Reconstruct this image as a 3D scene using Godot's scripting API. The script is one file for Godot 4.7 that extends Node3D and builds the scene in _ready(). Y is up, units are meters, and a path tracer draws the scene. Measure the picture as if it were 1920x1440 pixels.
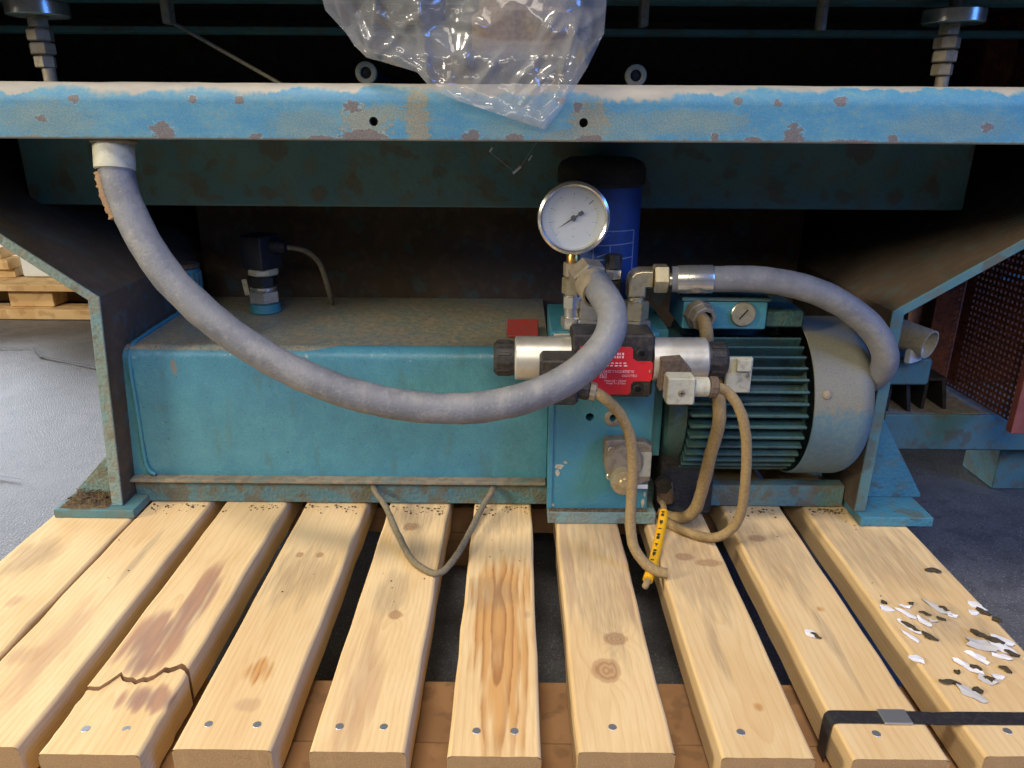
extends Node3D
# A hydraulic power unit under the tray of a blue press, standing on a slatted pallet.

# ---------------------------------------------------------------- mesh buffer
class Buf:
	var v := PackedVector3Array()
	var n := PackedVector3Array()
	var u := PackedVector2Array()
	var ix := PackedInt32Array()

	func add(p: Vector3, nn: Vector3, t := Vector2.ZERO) -> int:
		v.append(p)
		n.append(nn)
		u.append(t)
		return v.size() - 1

	func tri(a: int, b: int, c: int) -> void:
		var g := (v[b] - v[a]).cross(v[c] - v[a])
		var m := n[a] + n[b] + n[c]
		if g.dot(m) > 0.0:
			ix.append_array(PackedInt32Array([a, c, b]))
		else:
			ix.append_array(PackedInt32Array([a, b, c]))

	func quad(a: int, b: int, c: int, d: int) -> void:
		tri(a, b, c)
		tri(a, c, d)

	func flat4(a: Vector3, b: Vector3, c: Vector3, d: Vector3, nn: Vector3, ta := Vector2.ZERO, tb := Vector2.ZERO, tc := Vector2.ZERO, td := Vector2.ZERO) -> void:
		quad(add(a, nn, ta), add(b, nn, tb), add(c, nn, tc), add(d, nn, td))

	func flat3(a: Vector3, b: Vector3, c: Vector3, nn: Vector3) -> void:
		tri(add(a, nn), add(b, nn), add(c, nn))

	func low() -> Vector3:
		var lo := v[0]
		var hi := v[0]
		for p in v:
			lo = lo.min(p)
			hi = hi.max(p)
		return Vector3((lo.x + hi.x) / 2, lo.y, (lo.z + hi.z) / 2)


# box with rounded-looking bevels
func box(m: Buf, c: Vector3, s: Vector3, bev := 0.001, bas := Basis.IDENTITY) -> void:
	var h := s / 2.0
	bev = minf(bev, minf(h.x, minf(h.y, h.z)) * 0.9)
	var id := {}
	for ax in 3:
		for sg in [-1.0, 1.0]:
			var nn := Vector3.ZERO
			nn[ax] = sg
			var a1 := (ax + 1) % 3
			var a2 := (ax + 2) % 3
			for s1 in [-1.0, 1.0]:
				for s2 in [-1.0, 1.0]:
					var p := Vector3.ZERO
					p[ax] = sg * h[ax]
					p[a1] = s1 * (h[a1] - bev)
					p[a2] = s2 * (h[a2] - bev)
					var key := Vector3.ZERO
					key[ax] = sg
					key[a1] = s1
					key[a2] = s2
					id[[ax, key]] = m.add(c + bas * p, bas * nn)
			var k := []
			for q in [[-1.0, -1.0], [1.0, -1.0], [1.0, 1.0], [-1.0, 1.0]]:
				var key2 := Vector3.ZERO
				key2[ax] = sg
				key2[a1] = q[0]
				key2[a2] = q[1]
				k.append(id[[ax, key2]])
			m.quad(k[0], k[1], k[2], k[3])
	for ax in 3:
		var b1 := (ax + 1) % 3
		var b2 := (ax + 2) % 3
		for s1 in [-1.0, 1.0]:
			for s2 in [-1.0, 1.0]:
				var ka := Vector3.ZERO
				var kb := Vector3.ZERO
				ka[b1] = s1
				ka[b2] = s2
				kb = ka
				ka[ax] = -1.0
				kb[ax] = 1.0
				m.quad(id[[b1, ka]], id[[b1, kb]], id[[b2, kb]], id[[b2, ka]])
	for x in [-1.0, 1.0]:
		for y in [-1.0, 1.0]:
			for z in [-1.0, 1.0]:
				var k3 := Vector3(x, y, z)
				m.tri(id[[0, k3]], id[[1, k3]], id[[2, k3]])


func span(m: Buf, x0: float, x1: float, y0: float, y1: float, z0: float, z1: float, bev := 0.001) -> void:
	box(m, Vector3((x0 + x1) / 2, (y0 + y1) / 2, (z0 + z1) / 2), Vector3(absf(x1 - x0), absf(y1 - y0), absf(z1 - z0)), bev)


# lathe of (radius, height) points about an axis that starts at "at" and runs along "along"
func lathe(m: Buf, prof: Array, at: Vector3, along: Vector3, sides := 32, faceted := false, spin := 0.0) -> void:
	var yv := along.normalized()
	var xv := (Vector3.RIGHT if absf(yv.x) < 0.9 else Vector3.UP)
	xv = (xv - yv * xv.dot(yv)).normalized()
	var zv := xv.cross(yv)
	var np := prof.size()
	var sn := []
	for i in np - 1:
		var d: Vector2 = prof[i + 1] - prof[i]
		sn.append(Vector2(d.y, -d.x).normalized() if d.length() > 1e-9 else Vector2(1, 0))
	for i in np - 1:
		var p0: Vector2 = prof[i]
		var p1: Vector2 = prof[i + 1]
		var n0: Vector2 = sn[i]
		var n1: Vector2 = sn[i]
		if not faceted:
			if i > 0 and sn[i - 1].dot(sn[i]) > 0.72:
				n0 = (sn[i - 1] + sn[i]).normalized()
			if i < np - 2 and sn[i + 1].dot(sn[i]) > 0.72:
				n1 = (sn[i + 1] + sn[i]).normalized()
		for k in sides:
			var a0 := TAU * k / sides + spin
			var a1 := TAU * (k + 1) / sides + spin
			var d0 := xv * cos(a0) + zv * sin(a0)
			var d1 := xv * cos(a1) + zv * sin(a1)
			var e0 := d0
			var e1 := d1
			if faceted:
				e0 = (d0 + d1).normalized()
				e1 = e0
			var t0 := Vector2(float(k) / sides, p0.y)
			var q := [at + yv * p0.y + d0 * p0.x, at + yv * p0.y + d1 * p0.x, at + yv * p1.y + d1 * p1.x, at + yv * p1.y + d0 * p1.x]
			var w := [e0 * n0.x + yv * n0.y, e1 * n0.x + yv * n0.y, e1 * n1.x + yv * n1.y, e0 * n1.x + yv * n1.y]
			var j := []
			for c in 4:
				j.append(m.add(q[c], (w[c] as Vector3).normalized(), Vector2(t0.x + (1.0 / sides if c in [1, 2] else 0.0), p0.y if c < 2 else p1.y)))
			if p1.x > 1e-6:
				m.tri(j[0], j[2], j[3])
			if p0.x > 1e-6:
				m.tri(j[0], j[1], j[2])


func hexnut(m: Buf, at: Vector3, along: Vector3, r: float, h: float, spin := 0.0, sides := 6) -> void:
	var c := r * 0.09
	lathe(m, [Vector2(0, 0), Vector2(r - c, 0), Vector2(r, c), Vector2(r, h - c), Vector2(r - c, h), Vector2(0, h)], at, along, sides, true, spin)


func disc(m: Buf, at: Vector3, along: Vector3, r: float, h: float, bev := 0.0008, sides := 32) -> void:
	lathe(m, [Vector2(0, 0), Vector2(r - bev, 0), Vector2(r, bev), Vector2(r, h - bev), Vector2(r - bev, h), Vector2(0, h)], at, along, sides)


func curve(pts: Array, step: float) -> PackedVector3Array:
	var out := PackedVector3Array()
	for i in pts.size() - 1:
		var p0: Vector3 = pts[maxi(i - 1, 0)]
		var p1: Vector3 = pts[i]
		var p2: Vector3 = pts[i + 1]
		var p3: Vector3 = pts[mini(i + 2, pts.size() - 1)]
		var c := maxi(2, int(p1.distance_to(p2) / step))
		for k in c:
			out.append(p1.cubic_interpolate(p2, p0, p3, float(k) / c))
	out.append(pts[-1])
	return out


# swept round tube; wobble adds real unevenness
func tube(m: Buf, path: PackedVector3Array, r: float, sides := 16, wobble := 0.0, noise: FastNoiseLite = null, caps := true) -> void:
	var up := Vector3.UP
	var t0 := (path[1] - path[0]).normalized()
	if absf(t0.dot(up)) > 0.9:
		up = Vector3.FORWARD
	var side := t0.cross(up).normalized()
	var run := 0.0
	var prev := []
	for i in path.size():
		var t := (path[mini(i + 1, path.size() - 1)] - path[maxi(i - 1, 0)]).normalized()
		side = (side - t * side.dot(t)).normalized()
		var b := t.cross(side)
		if i > 0:
			run += path[i].distance_to(path[i - 1])
		var ring := []
		for k in sides + 1:
			var a := TAU * k / sides
			var d := side * cos(a) + b * sin(a)
			var rr := r
			if noise:
				rr += wobble * noise.get_noise_3dv((path[i] + d * r) * 1000.0)
			ring.append(m.add(path[i] + d * rr, d, Vector2(float(k) / sides, run)))
		if i > 0:
			for k in sides:
				m.quad(prev[k], prev[k + 1], ring[k + 1], ring[k])
		if caps and (i == 0 or i == path.size() - 1):
			var nn := -t if i == 0 else t
			var mid := m.add(path[i], nn)
			for k in sides:
				m.tri(mid, m.add(m.v[ring[k]], nn), m.add(m.v[ring[k + 1]], nn))
		prev = ring


# polygon in XY pulled from z0 (front) to z1, with a small bevel on the front edge
func slab(m: Buf, poly: PackedVector2Array, z0: float, z1: float, bev := 0.0008) -> void:
	var np := poly.size()
	var area := 0.0
	for i in np:
		area += poly[i].cross(poly[(i + 1) % np])
	if area < 0:
		poly.reverse()
	var inner := PackedVector2Array()
	for i in np:
		var a := (poly[i] - poly[(i + np - 1) % np]).normalized()
		var b := (poly[(i + 1) % np] - poly[i]).normalized()
		var na := Vector2(-a.y, a.x)
		var nb := Vector2(-b.y, b.x)
		inner.append(poly[i] + (na + nb) * bev / maxf(0.4, 1.0 + na.dot(nb)))
	var sg := signf(z0 - z1)
	var f := Vector3(0, 0, sg)
	var zb := z0 - sg * bev
	var tris := Geometry2D.triangulate_polygon(inner)
	for i in range(0, tris.size(), 3):
		for w in 2:
			var q := []
			for k in 3:
				var p := (inner if w == 0 else poly)[tris[i + k]]
				q.append(m.add(Vector3(p.x, p.y, z0 if w == 0 else z1), f if w == 0 else -f))
			m.tri(q[0], q[1], q[2])
	for i in np:
		var p := poly[i]
		var p2 := poly[(i + 1) % np]
		var e := (p2 - p).normalized()
		var o := Vector3(e.y, -e.x, 0)
		var a0 := m.add(Vector3(inner[i].x, inner[i].y, z0), f)
		var a1 := m.add(Vector3(inner[(i + 1) % np].x, inner[(i + 1) % np].y, z0), f)
		var b0 := m.add(Vector3(p.x, p.y, zb), o)
		var b1 := m.add(Vector3(p2.x, p2.y, zb), o)
		var c0 := m.add(Vector3(p.x, p.y, z1), o)
		var c1 := m.add(Vector3(p2.x, p2.y, z1), o)
		m.quad(a0, a1, b1, b0)
		m.quad(b0, b1, c1, c0)


# rectangle in a plane z, facing +z, with a round hole sunk to a depth; uvf maps a point to uv
func holed(m: Buf, x0: float, x1: float, y0: float, y1: float, z: float, c: Vector2, r: float, depth: float, uvf: Callable, floor_disc := true) -> void:
	var nseg := 24
	var f := Vector3.BACK
	for k in nseg:
		var q := []
		for e in 2:
			var a := TAU * (k + e) / nseg + PI / 4
			var d := Vector2(cos(a), sin(a))
			var tx := ((x1 - c.x) if d.x > 0 else (x0 - c.x)) / (d.x if absf(d.x) > 1e-6 else 1e-6)
			var ty := ((y1 - c.y) if d.y > 0 else (y0 - c.y)) / (d.y if absf(d.y) > 1e-6 else 1e-6)
			var t := minf(absf(tx), absf(ty))
			q.append(c + d * r)
			q.append(c + d * t)
		m.flat4(Vector3(q[0].x, q[0].y, z), Vector3(q[1].x, q[1].y, z), Vector3(q[3].x, q[3].y, z), Vector3(q[2].x, q[2].y, z), f, uvf.call(q[0]), uvf.call(q[1]), uvf.call(q[3]), uvf.call(q[2]))
		var nn := Vector3(c.x - (q[0].x + q[2].x) / 2, c.y - (q[0].y + q[2].y) / 2, 0).normalized()
		m.flat4(Vector3(q[0].x, q[0].y, z), Vector3(q[2].x, q[2].y, z), Vector3(q[2].x, q[2].y, z - depth), Vector3(q[0].x, q[0].y, z - depth), nn, uvf.call(q[0]), uvf.call(q[2]), uvf.call(q[2]), uvf.call(q[0]))
		if floor_disc:
			m.flat3(Vector3(q[0].x, q[0].y, z - depth), Vector3(q[2].x, q[2].y, z - depth), Vector3(c.x, c.y, z - depth), f)


# moves the faces that look towards the front into a buffer of their own
func split_front(m: Buf) -> Buf:
	var f := Buf.new()
	var rest := PackedInt32Array()
	for i in range(0, m.ix.size(), 3):
		var g := -(m.v[m.ix[i + 1]] - m.v[m.ix[i]]).cross(m.v[m.ix[i + 2]] - m.v[m.ix[i]]).normalized()
		if g.z > 0.5:
			var q := []
			for k in 3:
				q.append(f.add(m.v[m.ix[i + k]], m.n[m.ix[i + k]]))
			f.tri(q[0], q[1], q[2])
		else:
			rest.append_array(PackedInt32Array([m.ix[i], m.ix[i + 1], m.ix[i + 2]]))
	m.ix = rest
	return f


# ---------------------------------------------------------------- nodes
var origins := {}
var taken := {}

func numbered(called: String) -> String:
	if not taken.has(called):
		taken[called] = 0
		return called
	taken[called] += 1
	return "%s_%03d" % [called, taken[called]]

func thing(called: String, label: String, category: String, at: Vector3, group := "") -> Node3D:
	var o := Node3D.new()
	o.name = numbered(called)
	add_child(o)
	o.position = at
	origins[o] = at
	tag(o, label, category, group)
	return o

func tag(o: Node, label: String, category: String, group := "") -> void:
	o.set_meta("label", label)
	o.set_meta("category", category)
	if group:
		o.set_meta("group", group)

# commits buffers [buf, material, buf, material ...] as one named mesh; points are given in world metres
func obj(called: String, bufs: Array, parent: Node = null, label := "") -> MeshInstance3D:
	var am := ArrayMesh.new()
	var org: Vector3 = bufs[0].low()
	for i in range(0, bufs.size(), 2):
		var b: Buf = bufs[i]
		var vv := b.v.duplicate()
		for k in vv.size():
			vv[k] -= org
		var a := []
		a.resize(Mesh.ARRAY_MAX)
		a[Mesh.ARRAY_VERTEX] = vv
		a[Mesh.ARRAY_NORMAL] = b.n
		a[Mesh.ARRAY_TEX_UV] = b.u
		a[Mesh.ARRAY_INDEX] = b.ix
		am.add_surface_from_arrays(Mesh.PRIMITIVE_TRIANGLES, a)
		am.surface_set_material(am.get_surface_count() - 1, bufs[i + 1])
	var o := MeshInstance3D.new()
	o.mesh = am
	o.name = called if parent else numbered(called)
	(parent if parent else self).add_child(o, true)
	o.position = org - (origins[parent] if parent else Vector3.ZERO)
	origins[o] = org
	if label:
		o.set_meta("label", label)
	return o

func text(called: String, words: String, size: float, at: Vector3, mat: Material, parent: Node, bas := Basis.IDENTITY, left := true) -> void:
	var tm := TextMesh.new()
	var sf := SystemFont.new()
	sf.font_names = PackedStringArray(["Droid Sans"])
	tm.font = sf
	tm.text = words
	tm.font_size = 16
	tm.pixel_size = size / 12.0
	tm.depth = 0.0002
	tm.curve_step = 3.0
	tm.horizontal_alignment = HORIZONTAL_ALIGNMENT_LEFT if left else HORIZONTAL_ALIGNMENT_CENTER
	tm.material = mat
	var o := MeshInstance3D.new()
	o.mesh = tm
	o.name = called
	parent.add_child(o, true)
	o.position = at - origins[parent]
	o.basis = bas


# ---------------------------------------------------------------- textures
func fnl(sd: int, freq: float, oct := 4, kind := FastNoiseLite.TYPE_SIMPLEX_SMOOTH) -> FastNoiseLite:
	var f := FastNoiseLite.new()
	f.seed = sd
	f.frequency = freq
	f.noise_type = kind
	f.fractal_type = FastNoiseLite.FRACTAL_FBM
	f.fractal_octaves = oct
	return f

func nbytes(w: int, h: int, sd: int, freq: float, oct := 4, sx := 1.0, sy := 1.0) -> PackedByteArray:
	var im := fnl(sd, freq, oct).get_seamless_image(int(w / sx), int(h / sy), false, false, 0.12, true)
	if sx != 1.0 or sy != 1.0:
		im.resize(w, h, Image.INTERPOLATE_CUBIC)
	im.convert(Image.FORMAT_L8)
	return im.get_data()

func tex(w: int, h: int, data: PackedByteArray) -> ImageTexture:
	var im := Image.create_from_data(w, h, false, Image.FORMAT_RGB8, data)
	im.generate_mipmaps()
	return ImageTexture.create_from_image(im)

# base colour under layers of [noise bytes, low, high, colour, strength]
func layered(w: int, h: int, base: Color, layers: Array) -> ImageTexture:
	var out := PackedByteArray()
	out.resize(w * h * 3)
	var npx := w * h
	var lut := []
	for l in layers:
		var row := PackedFloat32Array()
		row.resize(256)
		for i in 256:
			row[i] = smoothstep(l[1], l[2], i / 255.0) * l[4]
		lut.append(row)
	for i in npx:
		var r := base.r8 * 1.0
		var g := base.g8 * 1.0
		var b := base.b8 * 1.0
		for k in layers.size():
			var l = layers[k]
			var t: float = lut[k][l[0][i]]
			if t > 0.0:
				var c: Color = l[3]
				r += (c.r8 - r) * t
				g += (c.g8 - g) * t
				b += (c.b8 - b) * t
		out[i * 3] = int(r)
		out[i * 3 + 1] = int(g)
		out[i * 3 + 2] = int(b)
	return tex(w, h, out)

func grey(w: int, h: int, data: PackedByteArray) -> ImageTexture:
	var im := Image.create_from_data(w, h, false, Image.FORMAT_L8, data)
	return ImageTexture.create_from_image(im)

func c8(r: int, g: int, b: int) -> Color:
	return Color8(r, g, b)

func mat(col: Color, rough := 0.6, metal := 0.0) -> StandardMaterial3D:
	var m := StandardMaterial3D.new()
	m.albedo_color = col
	m.roughness = rough
	m.metallic = metal
	return m

# world-metre triplanar material
func tri_mat(t: Texture2D, size: float, rough := 0.6, metal := 0.0, bump: Texture2D = null, bump_mm := 0.0) -> StandardMaterial3D:
	var m := mat(Color.WHITE, rough, metal)
	m.albedo_texture = t
	m.uv1_triplanar = true
	m.uv1_world_triplanar = true
	m.uv1_scale = Vector3.ONE / size
	if bump:
		m.heightmap_enabled = true
		m.heightmap_texture = bump
		m.heightmap_scale = bump_mm * 0.1
	return m


var M := {}
var NF := {}

func make_materials() -> void:
	var a := nbytes(320, 320, 11, 0.010, 5)
	var b := nbytes(320, 320, 12, 0.032, 4)
	var c := nbytes(320, 320, 13, 0.125, 3)
	var d := nbytes(320, 320, 14, 0.38, 2)
	var e := nbytes(320, 320, 15, 0.019, 5)
	NF = {"a": a, "b": b, "c": c, "d": d, "e": e}
	var peel := grey(320, 320, c)
	var fine := grey(320, 320, d)
	var S := 320
	M.paint = tri_mat(layered(S, S, c8(60, 126, 144), [[a, .3, .8, c8(68, 136, 152), .7], [b, .58, .85, c8(80, 130, 136), .4], [d, .7, .88, c8(84, 112, 112), .5], [c, .78, .88, c8(112, 110, 96), .5]]), 0.16, 0.5, 0.0, peel, 0.35)
	M.paint_dirty = tri_mat(layered(S, S, c8(74, 118, 126), [[a, .3, .7, c8(88, 124, 124), .8], [b, .5, .8, c8(102, 102, 88), .55], [e, .6, .75, c8(92, 86, 72), .6], [d, .74, .88, c8(62, 60, 52), .4]]), 0.3, 0.7, 0.0, peel, 0.35)
	M.paint_edge = tri_mat(layered(S, S, c8(120, 138, 132), [[a, .35, .7, c8(110, 146, 148), .7], [b, .5, .8, c8(130, 124, 106), .6], [e, .62, .76, c8(108, 98, 80), .6], [d, .76, .88, c8(84, 78, 66), .45]]), 0.2, 0.75, 0.0, peel, 1.0)
	M.grime = tri_mat(layered(S, S, c8(36, 36, 34), [[a, .4, .7, c8(50, 46, 40), .8], [b, .5, .7, c8(24, 26, 28), .7], [d, .7, .9, c8(76, 68, 56), .4]]), 0.15, 0.85, 0.0, peel, 1.0)
	M.dust = tri_mat(layered(S, S, c8(132, 122, 104), [[a, .35, .7, c8(150, 138, 116), .7], [b, .5, .7, c8(112, 104, 90), .6], [d, .68, .85, c8(82, 74, 62), .55], [e, .66, .74, c8(94, 122, 122), .5]]), 0.14, 0.95, 0.0, fine, 0.6)
	M.chaff = tri_mat(layered(S, S, c8(92, 76, 54), [[c, .45, .65, c8(136, 116, 84), .8], [d, .55, .75, c8(58, 46, 34), .8], [b, .6, .7, c8(160, 142, 108), .5]]), 0.05, 1.0, 0.0, fine, 2.0)
	M.rail = tri_mat(layered(S, S, c8(92, 120, 118), [[a, .42, .65, c8(76, 116, 128), .7], [b, .5, .72, c8(106, 102, 88), .7], [e, .55, .7, c8(96, 88, 72), .7], [d, .76, .88, c8(74, 66, 56), .5]]), 0.2, 0.8, 0.0, peel, 1.0)
	M.motor = tri_mat(layered(S, S, c8(50, 84, 84), [[a, .4, .7, c8(60, 92, 88), .6], [b, .55, .75, c8(72, 78, 70), .5], [e, .65, .75, c8(40, 54, 54), .6], [d, .74, .88, c8(84, 92, 84), .35]]), 0.2, 0.55, 0.0, peel, 0.8)
	M.paint_worn = tri_mat(layered(S, S, c8(58, 116, 140), [[a, .3, .8, c8(70, 126, 146), .8], [b, .55, .9, c8(92, 108, 108), .6], [e, .64, .74, c8(88, 84, 76), .6], [d, .74, .88, c8(44, 84, 100), .5]]), 0.24, 0.55, 0.0, peel, 0.8)
	M.dirt_shade = tri_mat(layered(S, S, c8(84, 70, 55), [[a, .3, .75, c8(74, 64, 52), .8], [b, .5, .85, c8(98, 84, 66), .6], [e, .68, .76, c8(72, 92, 92), .6], [d, .74, .88, c8(54, 46, 38), .5]]), 0.24, 0.95, 0.0, fine, 0.8)  # dirt brown that also paints shade into inner legs, back and platen
	M.zinc = tri_mat(layered(S, S, c8(206, 204, 196), [[b, .45, .9, c8(180, 174, 158), .6], [d, .7, .9, c8(130, 122, 106), .4]]), 0.1, 0.27, 0.8)
	M.zinc_yellow = tri_mat(layered(S, S, c8(206, 196, 164), [[b, .45, .9, c8(172, 158, 124), .6], [d, .7, .9, c8(120, 108, 86), .4]]), 0.1, 0.3, 0.75)
	M.steel_dusty = tri_mat(layered(S, S, c8(146, 138, 122), [[b, .35, .85, c8(124, 112, 94), .8], [d, .62, .9, c8(90, 80, 66), .5]]), 0.1, 0.6, 0.35, fine, 0.3)
	M.alu = tri_mat(layered(S, S, c8(202, 202, 198), [[a, .5, .7, c8(176, 172, 160), .6], [d, .76, .88, c8(120, 112, 100), .45]]), 0.1, 0.4, 0.6)
	M.brass = mat(c8(190, 150, 80), 0.35, 0.9)
	M.black = tri_mat(layered(S, S, c8(34, 34, 36), [[b, .48, .68, c8(66, 58, 48), .7], [d, .66, .85, c8(92, 80, 64), .45]]), 0.07, 0.6, 0.0, fine, 0.3)
	M.black_clean = mat(c8(22, 22, 24), 0.5)
	M.navy = tri_mat(layered(S, S, c8(26, 32, 44), [[b, .5, .7, c8(42, 44, 48), .6]]), 0.08, 0.55)
	M.grey_plastic = tri_mat(layered(S, S, c8(176, 176, 158), [[b, .45, .95, c8(148, 138, 116), .7], [d, .66, .9, c8(112, 98, 78), .5]]), 0.1, 0.6, 0.0, fine, 0.3)
	M.dusty_brown = tri_mat(layered(S, S, c8(104, 88, 74), [[b, .4, .65, c8(84, 70, 58), .8], [d, .6, .8, c8(136, 120, 100), .5]]), 0.05, 1.0, 0.0, fine, 1.0)
	M.red = tri_mat(layered(S, S, c8(196, 34, 48), [[b, .58, .74, c8(176, 50, 54), .5], [d, .78, .9, c8(130, 60, 56), .4]]), 0.06, 0.4)
	M.red_tag = tri_mat(layered(S, S, c8(168, 42, 40), [[b, .42, .6, c8(124, 76, 66), .85], [d, .7, .85, c8(70, 50, 46), .5]]), 0.05, 0.7)
	M.print_pink = mat(c8(240, 190, 190), 0.6)
	M.print_blue = mat(c8(104, 122, 158), 0.7)
	M.print_dark = mat(c8(50, 44, 26), 0.7)
	M.rust = tri_mat(layered(S, S, c8(118, 66, 44), [[a, .4, .65, c8(134, 76, 46), .8], [b, .5, .66, c8(94, 54, 44), .7], [d, .7, .85, c8(60, 38, 34), .5]]), 0.12, 0.85, 0.0, peel, 0.8)
	M.pink_post = tri_mat(layered(S, S, c8(168, 92, 78), [[a, .4, .65, c8(150, 84, 70), .8], [d, .66, .85, c8(112, 72, 64), .6]]), 0.1, 0.8)
	M.pvc = tri_mat(layered(S, S, c8(196, 188, 164), [[b, .5, .7, c8(166, 154, 126), .6]]), 0.08, 0.5)
	M.film = mat(c8(206, 212, 218), 0.35)
	M.yellow = tri_mat(layered(S, S, c8(226, 172, 24), [[b, .5, .7, c8(206, 148, 22), .7], [d, .74, .86, c8(140, 104, 40), .5]]), 0.04, 0.5)
	M.blue_plastic = tri_mat(layered(S, S, c8(28, 62, 132), [[b, .5, .7, c8(34, 58, 104), .7]]), 0.1, 0.5)
	M.strap = tri_mat(layered(S, S, c8(38, 38, 42), [[b, .5, .7, c8(58, 56, 56), .6]]), 0.05, 0.5, 0.0, fine, 0.2)
	M.cable = tri_mat(layered(S, S, c8(156, 134, 92), [[b, .42, .62, c8(134, 114, 80), .8], [c, .58, .72, c8(110, 88, 58), .7], [d, .62, .8, c8(176, 156, 116), .5]]), 0.045, 0.9, 0.0, fine, 0.6)
	M.cable_grey = tri_mat(layered(S, S, c8(124, 114, 92), [[b, .42, .62, c8(102, 94, 74), .8], [d, .62, .8, c8(140, 130, 108), .5]]), 0.05, 0.9)
	M.hose = tri_mat(layered(S, S, c8(112, 115, 121), [[a, .35, .7, c8(98, 101, 108), .7], [b, .45, .75, c8(136, 135, 132), .6], [e, .6, .8, c8(82, 84, 90), .5], [c, .66, .8, c8(150, 148, 144), .4], [d, .66, .85, c8(94, 94, 96), .5]]), 0.26, 0.6, 0.0, fine, 0.5)
	M.smear = tri_mat(layered(S, S, c8(166, 136, 102), [[c, .45, .7, c8(140, 112, 82), .8], [d, .6, .85, c8(206, 164, 116), .6]]), 0.03, 0.95, 0.0, fine, 1.0)
	M.flake = mat(c8(226, 226, 230), 0.6)
	M.flake_dull = mat(c8(190, 188, 186), 0.7)
	M.bark = tri_mat(layered(S, S, c8(66, 58, 46), [[d, .5, .75, c8(42, 38, 32), .8], [c, .6, .7, c8(96, 84, 64), .6]]), 0.02, 1.0)
	M.nail = mat(c8(186, 190, 196), 0.35, 0.8)
	M.bag = mat(Color(0.82, 0.84, 0.87, 0.17), 0.12)
	M.bag.transparency = BaseMaterial3D.TRANSPARENCY_ALPHA
	M.bag.metallic_specular = 0.8
	M.bag.cull_mode = BaseMaterial3D.CULL_DISABLED
	M.glass = mat(Color(0.9, 0.95, 1.0, 0.08), 0.03)
	M.glass.transparency = BaseMaterial3D.TRANSPARENCY_ALPHA
	M.far_wood = tri_mat(layered(S, S, c8(206, 176, 128), [[a, .4, .65, c8(190, 154, 104), .7], [b, .6, .75, c8(160, 126, 84), .5]]), 0.5, 0.8)
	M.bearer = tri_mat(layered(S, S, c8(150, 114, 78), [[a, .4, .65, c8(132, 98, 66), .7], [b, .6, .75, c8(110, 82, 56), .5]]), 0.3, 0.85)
	M.white_box = mat(c8(206, 212, 214), 0.6)


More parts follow.
